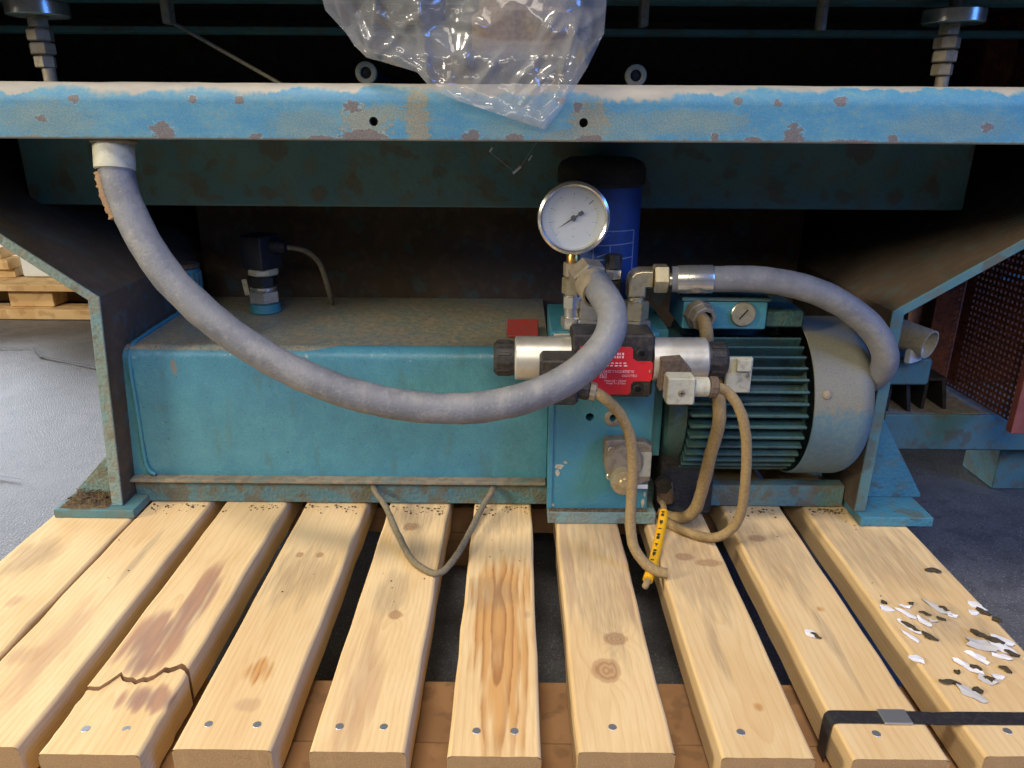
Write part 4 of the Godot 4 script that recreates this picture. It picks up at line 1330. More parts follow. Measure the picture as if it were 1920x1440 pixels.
func build_gauge(un: Node) -> void:
	var c := Vector3(0.0510, 0.4340, -0.6860)
	var f := Vector3.BACK
	var b := Buf.new()
	lathe(b, [Vector2(0, -0.026), Vector2(0.026, -0.026), Vector2(0.0300, -0.023), Vector2(0.0300, -0.002), Vector2(0.0325, 0.0), Vector2(0.0330, 0.003), Vector2(0.0322, 0.0062), Vector2(0.0300, 0.0075), Vector2(0.0284, 0.0062), Vector2(0.0278, 0.001)], c, f, 64)
	var g := obj("pressure_gauge", [b, M.zinc], un, "round steel pressure gauge with a white dial")
	(g.mesh as ArrayMesh).surface_set_material(0, mat(c8(214, 212, 206), 0.22, 0.92))
	b = Buf.new()
	for k in 64:
		var a0 := TAU * k / 64
		var a1 := TAU * (k + 1) / 64
		var i0 := b.add(c + Vector3(0, 0, 0.0012), f, Vector2(0.5, 0.5))
		var i1 := b.add(c + Vector3(cos(a0) * 0.0284, sin(a0) * 0.0284, 0.0012), f, Vector2(0.5 + 0.5 * cos(a0), 0.5 - 0.5 * sin(a0)))
		var i2 := b.add(c + Vector3(cos(a1) * 0.0284, sin(a1) * 0.0284, 0.0012), f, Vector2(0.5 + 0.5 * cos(a1), 0.5 - 0.5 * sin(a1)))
		b.tri(i0, i1, i2)
	var dm := mat(Color.WHITE, 0.6)
	dm.albedo_texture = dial_texture()
	obj("dial", [b, dm], g)
	var an := atan2(-0.0098, -0.0150)
	var nb := Basis(Vector3.BACK, an)
	b = Buf.new()
	var tip := nb * Vector3(0.0185, 0, 0)
	var wv := nb * Vector3(0, 0.0009, 0)
	var zc := c + Vector3(0, 0, 0.0030)
	b.flat3(zc + wv, zc - wv, zc + tip, f)
	b.flat4(zc + wv * 0.8, zc - wv * 0.8, zc + nb * Vector3(-0.0065, -0.0008, 0), zc + nb * Vector3(-0.0065, 0.0008, 0), f)
	box(b, zc + nb * Vector3(-0.0078, 0, 0), Vector3(0.0046, 0.0036, 0.0005), 0.0002, nb)
	disc(b, zc - Vector3(0, 0, 0.0010), f, 0.0026, 0.0018, 0.0003, 20)
	obj("needle", [b, M.black_clean], g)
	b = Buf.new()
	lathe(b, [Vector2(0, 0.0056), Vector2(0.0284, 0.0056)], c, f, 48)
	obj("glass", [b, M.glass], g)
	# stem and adapters under the gauge
	var x := 0.0530
	b = Buf.new()
	lathe(b, [Vector2(0, 0), Vector2(0.0062, 0), Vector2(0.0062, 0.007), Vector2(0.0048, 0.009), Vector2(0.0048, 0.016)], Vector3(x, 0.3905, -0.700), Vector3.UP, 20)
	obj("brass_stem", [b, M.brass], g)
	var fit := Buf.new()
	hexnut(fit, Vector3(x, 0.3775, -0.700), Vector3.UP, 0.0092, 0.0135, 0.35)
	var stem := obj("stem_adapter", [fit, M.steel_dusty], un)
	for q in [[0.3610, 0.0098, 0.0160, 0.1, "zinc_yellow"], [0.3470, 0.0090, 0.0125, 0.5, "zinc"], [0.3268, 0.0098, 0.0120, 0.2, "zinc"]]:
		b = Buf.new()
		hexnut(b, Vector3(x, q[0], -0.700), Vector3.UP, q[1], q[2], q[3])
		obj("hex_nut", [b, M[q[4]]], stem)
	b = Buf.new()
	disc(b, Vector3(x, 0.3385, -0.700), Vector3.UP, 0.0070, 0.039, 0.0005, 20)
	obj("pipe", [b, M.zinc], stem)
	# capped test point behind
	b = Buf.new()
	hexnut(b, Vector3(0.0925, 0.3840, -0.7105), Vector3.UP, 0.0082, 0.0130, 0.3, 10)
	var tp := obj("test_point", [b, M.black], un)
	b = Buf.new()
	hexnut(b, Vector3(0.0925, 0.3735, -0.7105), Vector3.UP, 0.0082, 0.0095, 0.55)
	obj("hex_nut", [b, M.zinc], tp)
	b = Buf.new()
	disc(b, Vector3(0.0925, 0.3266, -0.7105), Vector3.UP, 0.0085, 0.0460, 0.001, 20)
	obj("pipe", [b, M.black], tp)
	# fitting for the long hose
	b = Buf.new()
	hexnut(b, Vector3(0.0720, 0.3266, -0.7020), Vector3.UP, 0.0170, 0.0105, 0.25)
	var fa := obj("hose_fitting", [b, M.zinc], un, "zinc elbow fitting on the block taking the long hose")
	b = Buf.new()
	hexnut(b, Vector3(0.0710, 0.3372, -0.7020), Vector3.UP, 0.0140, 0.0190, 0.15)
	obj("hex_nut", [b, M.zinc], fa)
	b = Buf.new()
	tube(b, curve([Vector3(0.0705, 0.3564, -0.7020), Vector3(0.0690, 0.3690, -0.7010), Vector3(0.0660, 0.3800, -0.6930), Vector3(0.0655, 0.3815, -0.6850)], 0.003), 0.0095, 18)
	obj("elbow", [b, M.steel_dusty], fa)
	# fitting for the short hose
	b = Buf.new()
	hexnut(b, Vector3(0.1140, 0.3266, -0.7000), Vector3.UP, 0.0160, 0.0100, 0.35)
	var fb := obj("hose_fitting", [b, M.zinc], un, "yellowish zinc elbow fitting feeding the short hose")
	b = Buf.new()
	hexnut(b, Vector3(0.1140, 0.3368, -0.7000), Vector3.UP, 0.0130, 0.0180, 0.2)
	obj("hex_nut", [b, M.zinc_yellow], fb)
	b = Buf.new()
	disc(b, Vector3(0.1140, 0.3549, -0.7000), Vector3.UP, 0.0080, 0.0040, 0.0004, 20)
	obj("neck", [b, M.zinc_yellow], fb)
	b = Buf.new()
	slab(b, PackedVector2Array([Vector2(0.1050, 0.3590), Vector2(0.1050, 0.3740), Vector2(0.1068, 0.3800), Vector2(0.1110, 0.3842), Vector2(0.1170, 0.3858), Vector2(0.1290, 0.3858), Vector2(0.1290, 0.3680), Vector2(0.1225, 0.3680), Vector2(0.1225, 0.3590)]), -0.6905, -0.7095, 0.0030)
	obj("elbow", [b, M.zinc_yellow], fb)
	b = Buf.new()
	hexnut(b, Vector3(0.1292, 0.3766, -0.6990), Vector3.RIGHT, 0.0142, 0.0135, 0.5)
	obj("swivel_nut", [b, M.zinc_yellow], fb)


# u runs round the cover from the front over the top; settled dust lies on its upper half and ends in a line
func cover_texture() -> ImageTexture:
	var w := 1024
	var h := 64
	var out := PackedByteArray()
	out.resize(w * h * 3)
	var nb := fnl(501, 1.0, 4)
	for j in h:
		for i in w:
			var a := TAU * i / w
			var y := (CTOP.x * cos(a) + CTOP.y * sin(a))
			var n := nb.get_noise_2d(i * 0.06, j * 0.12)
			var n2 := nb.get_noise_2d(i * 0.5 + 300, j * 0.9)
			var c := Color(0.31, 0.43, 0.47).lerp(Color(0.37, 0.46, 0.48), clampf(0.5 + n, 0, 1))
			var f := smoothstep(-0.06, 0.10, y - 0.10 + n * 0.14 + n2 * 0.08)
			c = c.lerp(Color(0.50, 0.47, 0.40).lerp(Color(0.44, 0.43, 0.38), clampf(0.5 + n2, 0, 1)), f * 0.85)
			c = c.darkened(clampf(n2 * 0.2, 0, 0.1))
			var k := (j * w + i) * 3
			out[k] = int(c.r * 255)
			out[k + 1] = int(c.g * 255)
			out[k + 2] = int(c.b * 255)
	return tex(w, h, out)


const CTOP := Vector2(1, 0)

func build_motor(un: Node) -> void:
	var ay := 0.2440
	var az := -0.7450
	var ax := Vector3.RIGHT
	var b := Buf.new()
	lathe(b, [Vector2(0, 0), Vector2(0.058, 0), Vector2(0.062, 0.004), Vector2(0.062, 0.122), Vector2(0, 0.122)], Vector3(0.1640, ay, az), ax, 48)
	var mo := obj("electric_motor", [b, M.motor], un, "green-blue finned electric motor with a dusty round fan cover")
	# cooling fins, level as cast
	for k in 42:
		var a := TAU * (k + 0.5) / 42.0
		if absf(a - PI / 2) < 0.38:
			continue
		var fb := Buf.new()
		var rr := 0.0705
		box(fb, Vector3(0.2255, ay + rr * sin(a), az + rr * cos(a)), Vector3(0.1130, 0.0032, 0.0185), 0.0012, Basis(Vector3.RIGHT, -a))
		obj("fin", [fb, M.motor], mo)
	b = Buf.new()
	lathe(b, [Vector2(0, -0.014), Vector2(0.066, -0.014), Vector2(0.070, -0.010), Vector2(0.070, 0.003), Vector2(0.064, 0.004)], Vector3(0.1645, ay, az), ax, 48)
	obj("end_bell", [b, M.motor], mo)
	b = Buf.new()
	var prof := [Vector2(0.0790, 0.004), Vector2(0.0815, 0.0), Vector2(0.0830, 0.0005), Vector2(0.0830, 0.044)]
	for k in 9:
		var a := PI / 2 * k / 8.0
		prof.append(Vector2(0.0630 + 0.020 * cos(a), 0.044 + 0.020 * sin(a)))
	prof.append(Vector2(0, 0.064))
	lathe(b, prof, Vector3(0.2850, ay, az), ax, 72)
	var cm := mat(Color.WHITE, 0.6)
	cm.albedo_texture = cover_texture()
	cm.uv1_scale = Vector3(1, 17, 1)
	var cv := obj("fan_cover", [b, cm], mo, "dusty round fan cover")
	b = Buf.new()
	var sa := 0.35
	lathe(b, [Vector2(0.0042, 0), Vector2(0.0042, 0.001), Vector2(0.0030, 0.0018), Vector2(0, 0.002)], Vector3(0.2960, ay + 0.083 * sin(sa), az + 0.083 * cos(sa)), Vector3(0, sin(sa), cos(sa)), 16)
	obj("cover_screw", [b, M.dust], mo)
	# terminal box
	b = Buf.new()
	span(b, 0.1600, 0.2415, 0.3265, 0.3545, -0.7000, -0.7650, 0.0018)
	var tb := obj("terminal_box", [b, M.paint], un, "teal terminal box with a cable gland and slotted plug on the motor")
	b = Buf.new()
	span(b, 0.1585, 0.2430, 0.3547, 0.3585, -0.6990, -0.7660, 0.0008)
	obj("box_lid", [b, M.paint_dirty], tb)
	b = Buf.new()
	span(b, 0.2420, 0.2800, 0.3270, 0.3450, -0.705, -0.77, 0.003)
	obj("lifting_boss", [b, M.motor], tb)
	b = Buf.new()
	var gd := Vector3(0.25, -0.18, 1).normalized()
	lathe(b, [Vector2(0, 0), Vector2(0.0135, 0), Vector2(0.0142, 0.001), Vector2(0.0142, 0.009), Vector2(0.0135, 0.010), Vector2(0.0125, 0.017), Vector2(0.0115, 0.018), Vector2(0.0085, 0.018), Vector2(0.0080, 0.006), Vector2(0, 0.006)], Vector3(0.1740, 0.3430, -0.7030), gd, 8, true)
	obj("cable_gland", [b, M.steel_dusty], tb)
	b = Buf.new()
	disc(b, Vector3(0.2178, 0.3425, -0.6999), Vector3.BACK, 0.0118, 0.0028, 0.0007, 36)
	var bp := obj("blanking_plug", [b, M.zinc_yellow], tb)
	b = Buf.new()
	box(b, Vector3(0.2178, 0.3425, -0.6970), Vector3(0.0120, 0.0014, 0.0003), 0.0001, Basis(Vector3.BACK, 0.9))
	obj("plug_slot", [b, M.black_clean], tb)
	# small grey sensor box in front of the fins
	b = Buf.new()
	span(b, 0.1960, 0.2200, 0.2765, 0.3110, -0.6590, -0.6640, 0.001)
	var sb := obj("sensor_box", [b, M.grey_plastic], un)
	b = Buf.new()
	span(b, 0.2040, 0.2175, 0.2990, 0.3108, -0.6540, -0.6589, 0.001)
	obj("raised_cap", [b, M.grey_plastic], sb)
	b = Buf.new()
	disc(b, Vector3(0.2160, 0.2940, -0.6592), Vector3.BACK, 0.0020, 0.0012, 0.0003, 12)
	obj("screw", [b, M.steel_dusty], sb)


const HOSE_A := [Vector3(-0.3209, 0.5012, -0.6220), Vector3(-0.3213, 0.4854, -0.6180), Vector3(-0.3146, 0.4564, -0.6100), Vector3(-0.2982, 0.4229, -0.6000), Vector3(-0.2747, 0.3901, -0.5920), Vector3(-0.2395, 0.3580, -0.5850), Vector3(-0.1953, 0.3290, -0.5800), Vector3(-0.1438, 0.3063, -0.5770), Vector3(-0.0912, 0.2943, -0.5750), Vector3(-0.0426, 0.2919, -0.5750), Vector3(-0.0029, 0.2976, -0.5770), Vector3(0.0346, 0.3103, -0.5830), Vector3(0.0622, 0.3282, -0.5930), Vector3(0.0788, 0.3470, -0.6070), Vector3(0.0815, 0.3632, -0.6250), Vector3(0.0739, 0.3753, -0.6500), Vector3(0.0645, 0.3819, -0.6800)]
const HOSE_B := [Vector3(0.1462, 0.3764, -0.6950), Vector3(0.1823, 0.3782, -0.6900), Vector3(0.2230, 0.3791, -0.6850), Vector3(0.2613, 0.3739, -0.6800), Vector3(0.2960, 0.3611, -0.6760), Vector3(0.3270, 0.3400, -0.6740), Vector3(0.3465, 0.3150, -0.6750), Vector3(0.3520, 0.2920, -0.6830), Vector3(0.3480, 0.2720, -0.7050), Vector3(0.3460, 0.2600, -0.7350)]
const CABLE_VALVE_LEFT := [Vector3(0.0664, 0.2862, -0.6340), Vector3(0.0743, 0.2853, -0.6310), Vector3(0.0914, 0.2724, -0.6220), Vector3(0.1030, 0.2500, -0.6200), Vector3(0.1081, 0.2207, -0.6200), Vector3(0.1083, 0.1889, -0.6180), Vector3(0.1080, 0.1614, -0.6120), Vector3(0.1119, 0.1420, -0.6030), Vector3(0.1224, 0.1300, -0.5950), Vector3(0.1331, 0.1262, -0.5890), Vector3(0.1404, 0.1255, -0.5880)]
const CABLE_MARKED := [Vector3(0.1531, 0.1421, -0.7000), Vector3(0.1523, 0.1434, -0.6750), Vector3(0.1445, 0.1330, -0.6480), Vector3(0.1325, 0.1241, -0.6120), Vector3(0.1216, 0.1190, -0.5830), Vector3(0.1193, 0.1165, -0.5800)]
const CABLE_MOTOR := [Vector3(0.1750, 0.3415, -0.6950), Vector3(0.1765, 0.3385, -0.6780), Vector3(0.1790, 0.3260, -0.6760), Vector3(0.1860, 0.3060, -0.6910), Vector3(0.1910, 0.2850, -0.6740), Vector3(0.1935, 0.2518, -0.6570), Vector3(0.1900, 0.2114, -0.6620), Vector3(0.1880, 0.1715, -0.6700), Vector3(0.1850, 0.1450, -0.6760), Vector3(0.1780, 0.1310, -0.6820), Vector3(0.1635, 0.1262, -0.6890), Vector3(0.1530, 0.1270, -0.6980)]
const CABLE_VALVE_RIGHT := [Vector3(0.1800, 0.2920, -0.6310), Vector3(0.1890, 0.2890, -0.6310), Vector3(0.1990, 0.2780, -0.6290), Vector3(0.2072, 0.2600, -0.6280), Vector3(0.2135, 0.2332, -0.6300), Vector3(0.2173, 0.1932, -0.6330), Vector3(0.2180, 0.1590, -0.6380), Vector3(0.2110, 0.1380, -0.6430), Vector3(0.1967, 0.1270, -0.6480), Vector3(0.1785, 0.1245, -0.6600), Vector3(0.1631, 0.1245, -0.6740), Vector3(0.1538, 0.1250, -0.6900)]
const CABLE_LOOP := [Vector3(-0.1568, 0.1480, -0.7550), Vector3(-0.1514, 0.1420, -0.7170), Vector3(-0.1374, 0.1310, -0.7000), Vector3(-0.1169, 0.1285, -0.6500), Vector3(-0.0955, 0.1240, -0.6070), Vector3(-0.0708, 0.1232, -0.5880), Vector3(-0.0579, 0.1235, -0.6100), Vector3(-0.0474, 0.1260, -0.6450), Vector3(-0.0339, 0.1315, -0.7000), Vector3(-0.0237, 0.1430, -0.7170), Vector3(-0.0224, 0.1480, -0.7550)]
const CABLE_SWITCH := [Vector3(-0.2640, 0.3765, -0.8600), Vector3(-0.2453, 0.3721, -0.8640), Vector3(-0.2330, 0.3566, -0.8750), Vector3(-0.2273, 0.3314, -0.8800), Vector3(-0.2265, 0.3110, -0.8900), Vector3(-0.2285, 0.3010, -0.9000)]


func build_hoses() -> void:
	var h := thing("hydraulic_hose", "long dusty grey hydraulic hose looping from the tray to the valve block", "hose", Vector3(-0.12, 0.27, -0.60))
	var b := Buf.new()
	tube(b, curve(HOSE_A, 0.005), 0.0131, 28, 0.0008, fnl(60, 0.05, 3))
	var body := obj("hose_body", [b, M.hose], h)
	b = Buf.new()
	lathe(b, [Vector2(0.0136, 0), Vector2(0.0152, 0.001), Vector2(0.0152, 0.020), Vector2(0.0146, 0.021), Vector2(0.0120, 0.021)], HOSE_A[0] + Vector3(0, -0.0235, 0.0060), Vector3(0, 1, -0.22), 32)
	obj("ferrule", [b, M.grey_plastic], h)
	b = Buf.new()
	hexnut(b, HOSE_A[0] + Vector3(0, -0.0040, 0.001), Vector3(0, 1, -0.1), 0.0175, 0.0042, 0.2, 12)
	obj("hose_nut", [b, M.steel_dusty], h)
	var end: Vector3 = HOSE_A[16]
	var dir: Vector3 = (HOSE_A[14] - end).normalized()
	b = Buf.new()
	hexnut(b, end + dir * -0.007, dir, 0.0175, 0.017, 0.35)
	obj("hose_nut", [b, M.steel_dusty], h)
	b = Buf.new()
	lathe(b, [Vector2(0.0120, 0), Vector2(0.0154, 0.001), Vector2(0.0157, 0.017), Vector2(0.0150, 0.0195), Vector2(0.0130, 0.0195)], end + dir * 0.0105, dir, 28)
	obj("ferrule", [b, M.dust], h)
	# orange sealant smeared near the upper end
	b = Buf.new()
	tube(b, curve([Vector3(-0.3300, 0.4770, -0.6090), Vector3(-0.3270, 0.4620, -0.6040), Vector3(-0.3195, 0.4420, -0.5995)], 0.0012), 0.0032, 10, 0.0026, fnl(61, 0.4, 3))
	obj("sealant_smear", [b, M.smear], h)
	var g := thing("hydraulic_hose", "short grey hydraulic hose with a silver ferrule arching over the motor", "hose", Vector3(0.26, 0.27, -0.69))
	b = Buf.new()
	tube(b, curve(HOSE_B, 0.006), 0.0122, 26, 0.0006, fnl(62, 0.05, 3))
	obj("hose_body", [b, M.hose], g)
	var d2: Vector3 = (HOSE_B[1] - HOSE_B[0]).normalized()
	b = Buf.new()
	lathe(b, [Vector2(0, -0.003), Vector2(0.0070, -0.003), Vector2(0.0070, 0.003), Vector2(0.0115, 0.0045), Vector2(0.0132, 0.005), Vector2(0.0132, 0.0365), Vector2(0.0125, 0.0375), Vector2(0.0115, 0.0375)], HOSE_B[0], d2, 32)
	obj("ferrule", [b, M.zinc], g)


func build_cables() -> void:
	var wob := fnl(63, 0.09, 3)
	for c in [
		["solenoid_cable", "tan dusty cable hanging from the black plug to the pallet", CABLE_VALVE_LEFT, 0.0050, M.cable],
		["motor_cable", "thick tan cable dropping from the motor's terminal box", CABLE_MOTOR, 0.0063, M.cable],
		["solenoid_cable", "tan cable curving down from the grey cube plug", CABLE_VALVE_RIGHT, 0.0048, M.cable],
		["earth_cable", "thin grey cable hanging in a loop below the oil tank", CABLE_LOOP, 0.0032, M.cable_grey],
		["switch_cable", "thin dusty cable bending down from the navy level switch", CABLE_SWITCH, 0.0030, M.cable_grey],
	]:
		var b := Buf.new()
		tube(b, curve(c[2], 0.005), c[3], 14, 0.0006, wob)
		var o := obj(c[0], [b, c[4]])
		tag(o, c[1], "cable")
	var mk := thing("marked_cable", "cable end in a bright yellow sleeve printed with black marks", "cable", Vector3(0.137, 0.115, -0.64))
	var b2 := Buf.new()
	var path := curve(CABLE_MARKED, 0.004)
	tube(b2, path, 0.0030, 12)
	obj("core", [b2, M.cable], mk)
	b2 = Buf.new()
	var sl := PackedVector3Array()
	for p in path:
		if p.z > -0.672 and p.z < -0.5835:
			sl.append(p)
	tube(b2, sl, 0.0048, 16)
	var sv := obj("marker_sleeve", [b2, M.yellow], mk)
	# printed marks along the sleeve
	for k in 11:
		var t := 0.06 + 0.085 * k
		var i := int(t * (sl.size() - 2))
		var d := (sl[i + 1] - sl[i]).normalized()
		var side := d.cross(Vector3.UP).normalized()
		var up := side.cross(d)
		var at := sl[i] + (up * 0.8 + side * 0.1).normalized() * 0.0049
		var mb := Buf.new()
		box(mb, at, Vector3(0.0030, 0.0002, 0.0016 + 0.0012 * (k % 3)), 0.00005, Basis(side, up, -d))
		if k % 2 == 0:
			box(mb, at + d * 0.0022, Vector3(0.0012, 0.0002, 0.0026), 0.00005, Basis(side, up, -d))
		obj("printed_mark", [mb, M.print_dark], sv)


# ---------------------------------------------------------------- bag
const FOLDS := [[0.0260, 0.5835, 0.0135, 0.5656], [0.0324, 0.5792, 0.0161, 0.5633], [0.0390, 0.5813, 0.0359, 0.5617], [0.0359, 0.5617, 0.0227, 0.5201], [0.0466, 0.5753, 0.0453, 0.5514], [0.0453, 0.5514, 0.0375, 0.5356], [0.0505, 0.5886, 0.0510, 0.5583], [-0.1198, 0.5944, -0.1054, 0.5582], [-0.1326, 0.5943, -0.1234, 0.5694], [-0.0879, 0.5729, -0.1015, 0.5610], [-0.0667, 0.5946, -0.0674, 0.5747], [-0.0674, 0.5747, -0.0650, 0.5577], [-0.0650, 0.5577, -0.0648, 0.5403], [-0.0919, 0.5661, -0.0721, 0.5490], [-0.0878, 0.5746, -0.0689, 0.5831], [-0.0377, 0.5816, -0.0229, 0.5766], [-0.0372, 0.5613, -0.0362, 0.5527], [-0.0100, 0.5631, -0.0346, 0.5334], [0.0180, 0.5616, -0.0042, 0.5389], [-0.0308, 0.5317, 0.0151, 0.5129], [0.0257, 0.5513, 0.0015, 0.5301], [-0.1230, 0.5744, -0.1165, 0.5609], [-0.1000, 0.5879, -0.0713, 0.5696]]

func build_bag() -> void:
	# control points: x, y, z of the front film; folds run between them
	var P := [
		[-0.150, 0.620, -0.615], [-0.1429, 0.5930, -0.612], [-0.128, 0.578, -0.607], [-0.1212, 0.5685, -0.604], [-0.112, 0.5602, -0.600], [-0.1010, 0.5575, -0.598], [-0.0744, 0.5502, -0.596], [-0.0637, 0.5382, -0.594], [-0.0416, 0.5297, -0.592], [-0.0078, 0.5193, -0.592], [0.0206, 0.5105, -0.594], [0.0334, 0.5266, -0.593], [0.0510, 0.5543, -0.596], [0.0627, 0.5777, -0.602], [0.0640, 0.5939, -0.608], [0.066, 0.640, -0.615],
		[-0.128, 0.600, -0.588], [-0.116, 0.590, -0.596], [-0.105, 0.570, -0.584], [-0.098, 0.600, -0.574], [-0.088, 0.577, -0.590], [-0.078, 0.5835, -0.570], [-0.073, 0.566, -0.585], [-0.0670, 0.593, -0.563], [-0.066, 0.574, -0.572], [-0.0655, 0.552, -0.580], [-0.050, 0.585, -0.577], [-0.045, 0.560, -0.572], [-0.035, 0.542, -0.581], [-0.025, 0.575, -0.564], [-0.015, 0.552, -0.576], [-0.008, 0.533, -0.585], [0.003, 0.590, -0.560], [0.008, 0.563, -0.571], [0.012, 0.541, -0.577], [0.018, 0.524, -0.583], [0.024, 0.573, -0.558], [0.030, 0.552, -0.568], [0.0345, 0.583, -0.563], [0.0395, 0.573, -0.556], [0.0365, 0.545, -0.577], [0.046, 0.560, -0.573], [0.044, 0.590, -0.570], [0.0545, 0.585, -0.580],
		[-0.12, 0.640, -0.590], [-0.08, 0.640, -0.575], [-0.04, 0.640, -0.568], [0.0, 0.640, -0.562], [0.04, 0.640, -0.575], [-0.02, 0.610, -0.566], [0.02, 0.608, -0.566], [-0.055, 0.612, -0.572]]
	var folds := FOLDS
	var nz := fnl(81, 1.0, 2)
	var pts := PackedVector2Array()
	for p in P:
		pts.append(Vector2(p[0], p[1]))
	var edge := PackedVector2Array()
	for k in 16:
		edge.append(pts[k])
	var tris := Geometry2D.triangulate_delaunay(pts)
	var m := Buf.new()
	var st := 0.0017
	var nx := int(0.225 / st)
	var ny := int(0.135 / st)
	for side in 2:
		var pos := {}
		var last := 0
		for j in ny + 1:
			for i in nx + 1:
				var q := Vector2(-0.155 + i * st, 0.508 + j * st)
				var inside := Geometry2D.is_point_in_polygon(q, edge)
				var d := 0.0
				if inside or _edge_dist(q, edge) < st * 1.5:
					d = _edge_dist(q, edge)
					if not inside:
						var best := 1.0
						var bq := q
						for k in 16:
							var cp := Geometry2D.get_closest_point_to_segment(q, edge[k], edge[(k + 1) % 16])
							if cp.distance_to(q) < best:
								best = cp.distance_to(q)
								bq = cp
						q = bq
						d = 0.0
					# height of the flat facet that holds this point
					var z := -0.60
					var n3 := tris.size() / 3
					for t in n3:
						var k3 := ((last + t) % n3) * 3
						var a := pts[tris[k3]]
						var b := pts[tris[k3 + 1]]
						var c := pts[tris[k3 + 2]]
						var den := (b - a).cross(c - a)
						var wb := (q - a).cross(c - a) / den
						var wc := (b - a).cross(q - a) / den
						if wb >= -0.001 and wc >= -0.001 and wb + wc <= 1.001:
							z = P[tris[k3]][2] * (1 - wb - wc) + P[tris[k3 + 1]][2] * wb + P[tris[k3 + 2]][2] * wc
							last = k3 / 3
							break
					var ef := minf(1.0, d / 0.010)
					if side == 1:
						z = lerpf(z, lerpf(-0.5978, -0.728, smoothstep(0.560, 0.605, q.y)), ef)
						z += ef * 0.004 * nz.get_noise_2d(q.x * 55.0 + 90.0, q.y * 45.0)
					else:
						z += ef * 0.0016 * nz.get_noise_2d(q.x * 40.0, q.y * 34.0)
						for f in folds:
							var fp := Vector2(f[0], f[1])
							var fq := Vector2(f[2], f[3])
							var cp2 := Geometry2D.get_closest_point_to_segment(q, fp, fq)
							var fd := cp2.distance_to(q)
							if fd < 0.011:
								var along := clampf(cp2.distance_to(fp) / fp.distance_to(fq), 0, 1)
								z += ef * 0.0060 * exp(-pow(fd / 0.0031, 2)) * (0.35 + 0.65 * sin(PI * along))
					if q.y < 0.548:
						z = maxf(z, -0.5982 if side == 1 else -0.5968)
					pos[Vector2i(i, j)] = [Vector3(q.x, q.y, z), inside]
		var ids := {}
		for key in pos:
			var c: Vector3 = pos[key][0]
			var gx := Vector3.ZERO
			var gy := Vector3.ZERO
			if pos.has(key + Vector2i(1, 0)):
				gx += pos[key + Vector2i(1, 0)][0] - c
			if pos.has(key - Vector2i(1, 0)):
				gx += c - pos[key - Vector2i(1, 0)][0]
			if pos.has(key + Vector2i(0, 1)):
				gy += pos[key + Vector2i(0, 1)][0] - c
			if pos.has(key - Vector2i(0, 1)):
				gy += c - pos[key - Vector2i(0, 1)][0]
			var nn := gx.cross(gy)
			nn = nn.normalized() if nn.length() > 1e-12 else Vector3.BACK
			if nn.z < 0:
				nn = -nn
			ids[key] = m.add(c, nn)
		for key in pos:
			var quad := [key, key + Vector2i(1, 0), key + Vector2i(1, 1), key + Vector2i(0, 1)]
			var full := true
			var any := false
			for k in quad:
				if not pos.has(k):
					full = false
				elif pos[k][1]:
					any = true
			if full and any:
				m.quad(ids[quad[0]], ids[quad[1]], ids[quad[2]], ids[quad[3]])
	var o := obj("plastic_bag", [m, M.bag])
	tag(o, "crumpled clear plastic bag hanging over the blue tray edge", "bag")


func _edge_dist(p: Vector2, edge: PackedVector2Array) -> float:
	var best := 1.0
	for k in edge.size():
		best = minf(best, p.distance_to(Geometry2D.get_closest_point_to_segment(p, edge[k], edge[(k + 1) % edge.size()])))
	return best


# ---------------------------------------------------------------- behind
func build_left_background() -> void:
	var p := thing("wooden_pallet", "pale wooden pallet lying on the bright concrete behind the leg", "pallet", Vector3(-1.25, 0, -2.15))
	var rng := RandomNumberGenerator.new()
	rng.seed = 12
	for z in [-1.945, -2.15, -2.35]:
		var b := Buf.new()
		span(b, -1.75, -0.80, 0.001, 0.030, z - 0.05, z + 0.02, 0.003)
		obj("bottom_board", [b, M.far_wood], p)
	for z in [-1.975, -2.11, -2.24, -2.38]:
		var b := Buf.new()
		span(b, -1.75, -0.80, 0.077, 0.097, z - 0.05, z + 0.05, 0.003)
		obj("deck_board", [b, M.far_wood], p)
	for x in [-1.62, -1.30, -1.06]:
		for z in [-1.985, -2.18, -2.37]:
			var b := Buf.new()
			span(b, x - 0.06, x + 0.06, 0.0302, 0.0768, z - 0.035, z + 0.035, 0.003)
			obj("block", [b, M.far_wood], p)
	var q := thing("timber_offcut", "stack of sawn timber lying on the pallet behind the leg", "timber", Vector3(-1.42, 0.097, -2.05))
	for t in [[-1.78, -1.370, 0.0972, 0.122, -2.05, -1.99, 0.10], [-1.78, -1.365, 0.1225, 0.150, -2.06, -2.0, -0.06], [-1.78, -1.39, 0.1504, 0.18, -2.08, -2.0, 0.0]]:
		var b := Buf.new()
		box(b, Vector3((t[0] + t[1]) / 2, (t[2] + t[3]) / 2, (t[4] + t[5]) / 2), Vector3(t[1] - t[0], t[3] - t[2], t[5] - t[4]), 0.002, Basis(Vector3.UP, t[6]))
		obj("plank", [b, M.far_wood], q)
	var w := Buf.new()
	span(w, -1.350, -0.95, 0.0974, 0.24, -2.30, -2.01, 0.006)
	var lid := Buf.new()
	span(lid, -1.355, -0.945, 0.2402, 0.262, -2.305, -2.005, 0.006)
	var wb := thing("white_carton", "plain white carton standing on the pallet behind the leg", "carton", Vector3(-1.13, 0.0974, -2.15))
	obj("carton_body", [w, M.white_box], wb)
	obj("carton_lid", [lid, M.white_box], wb)


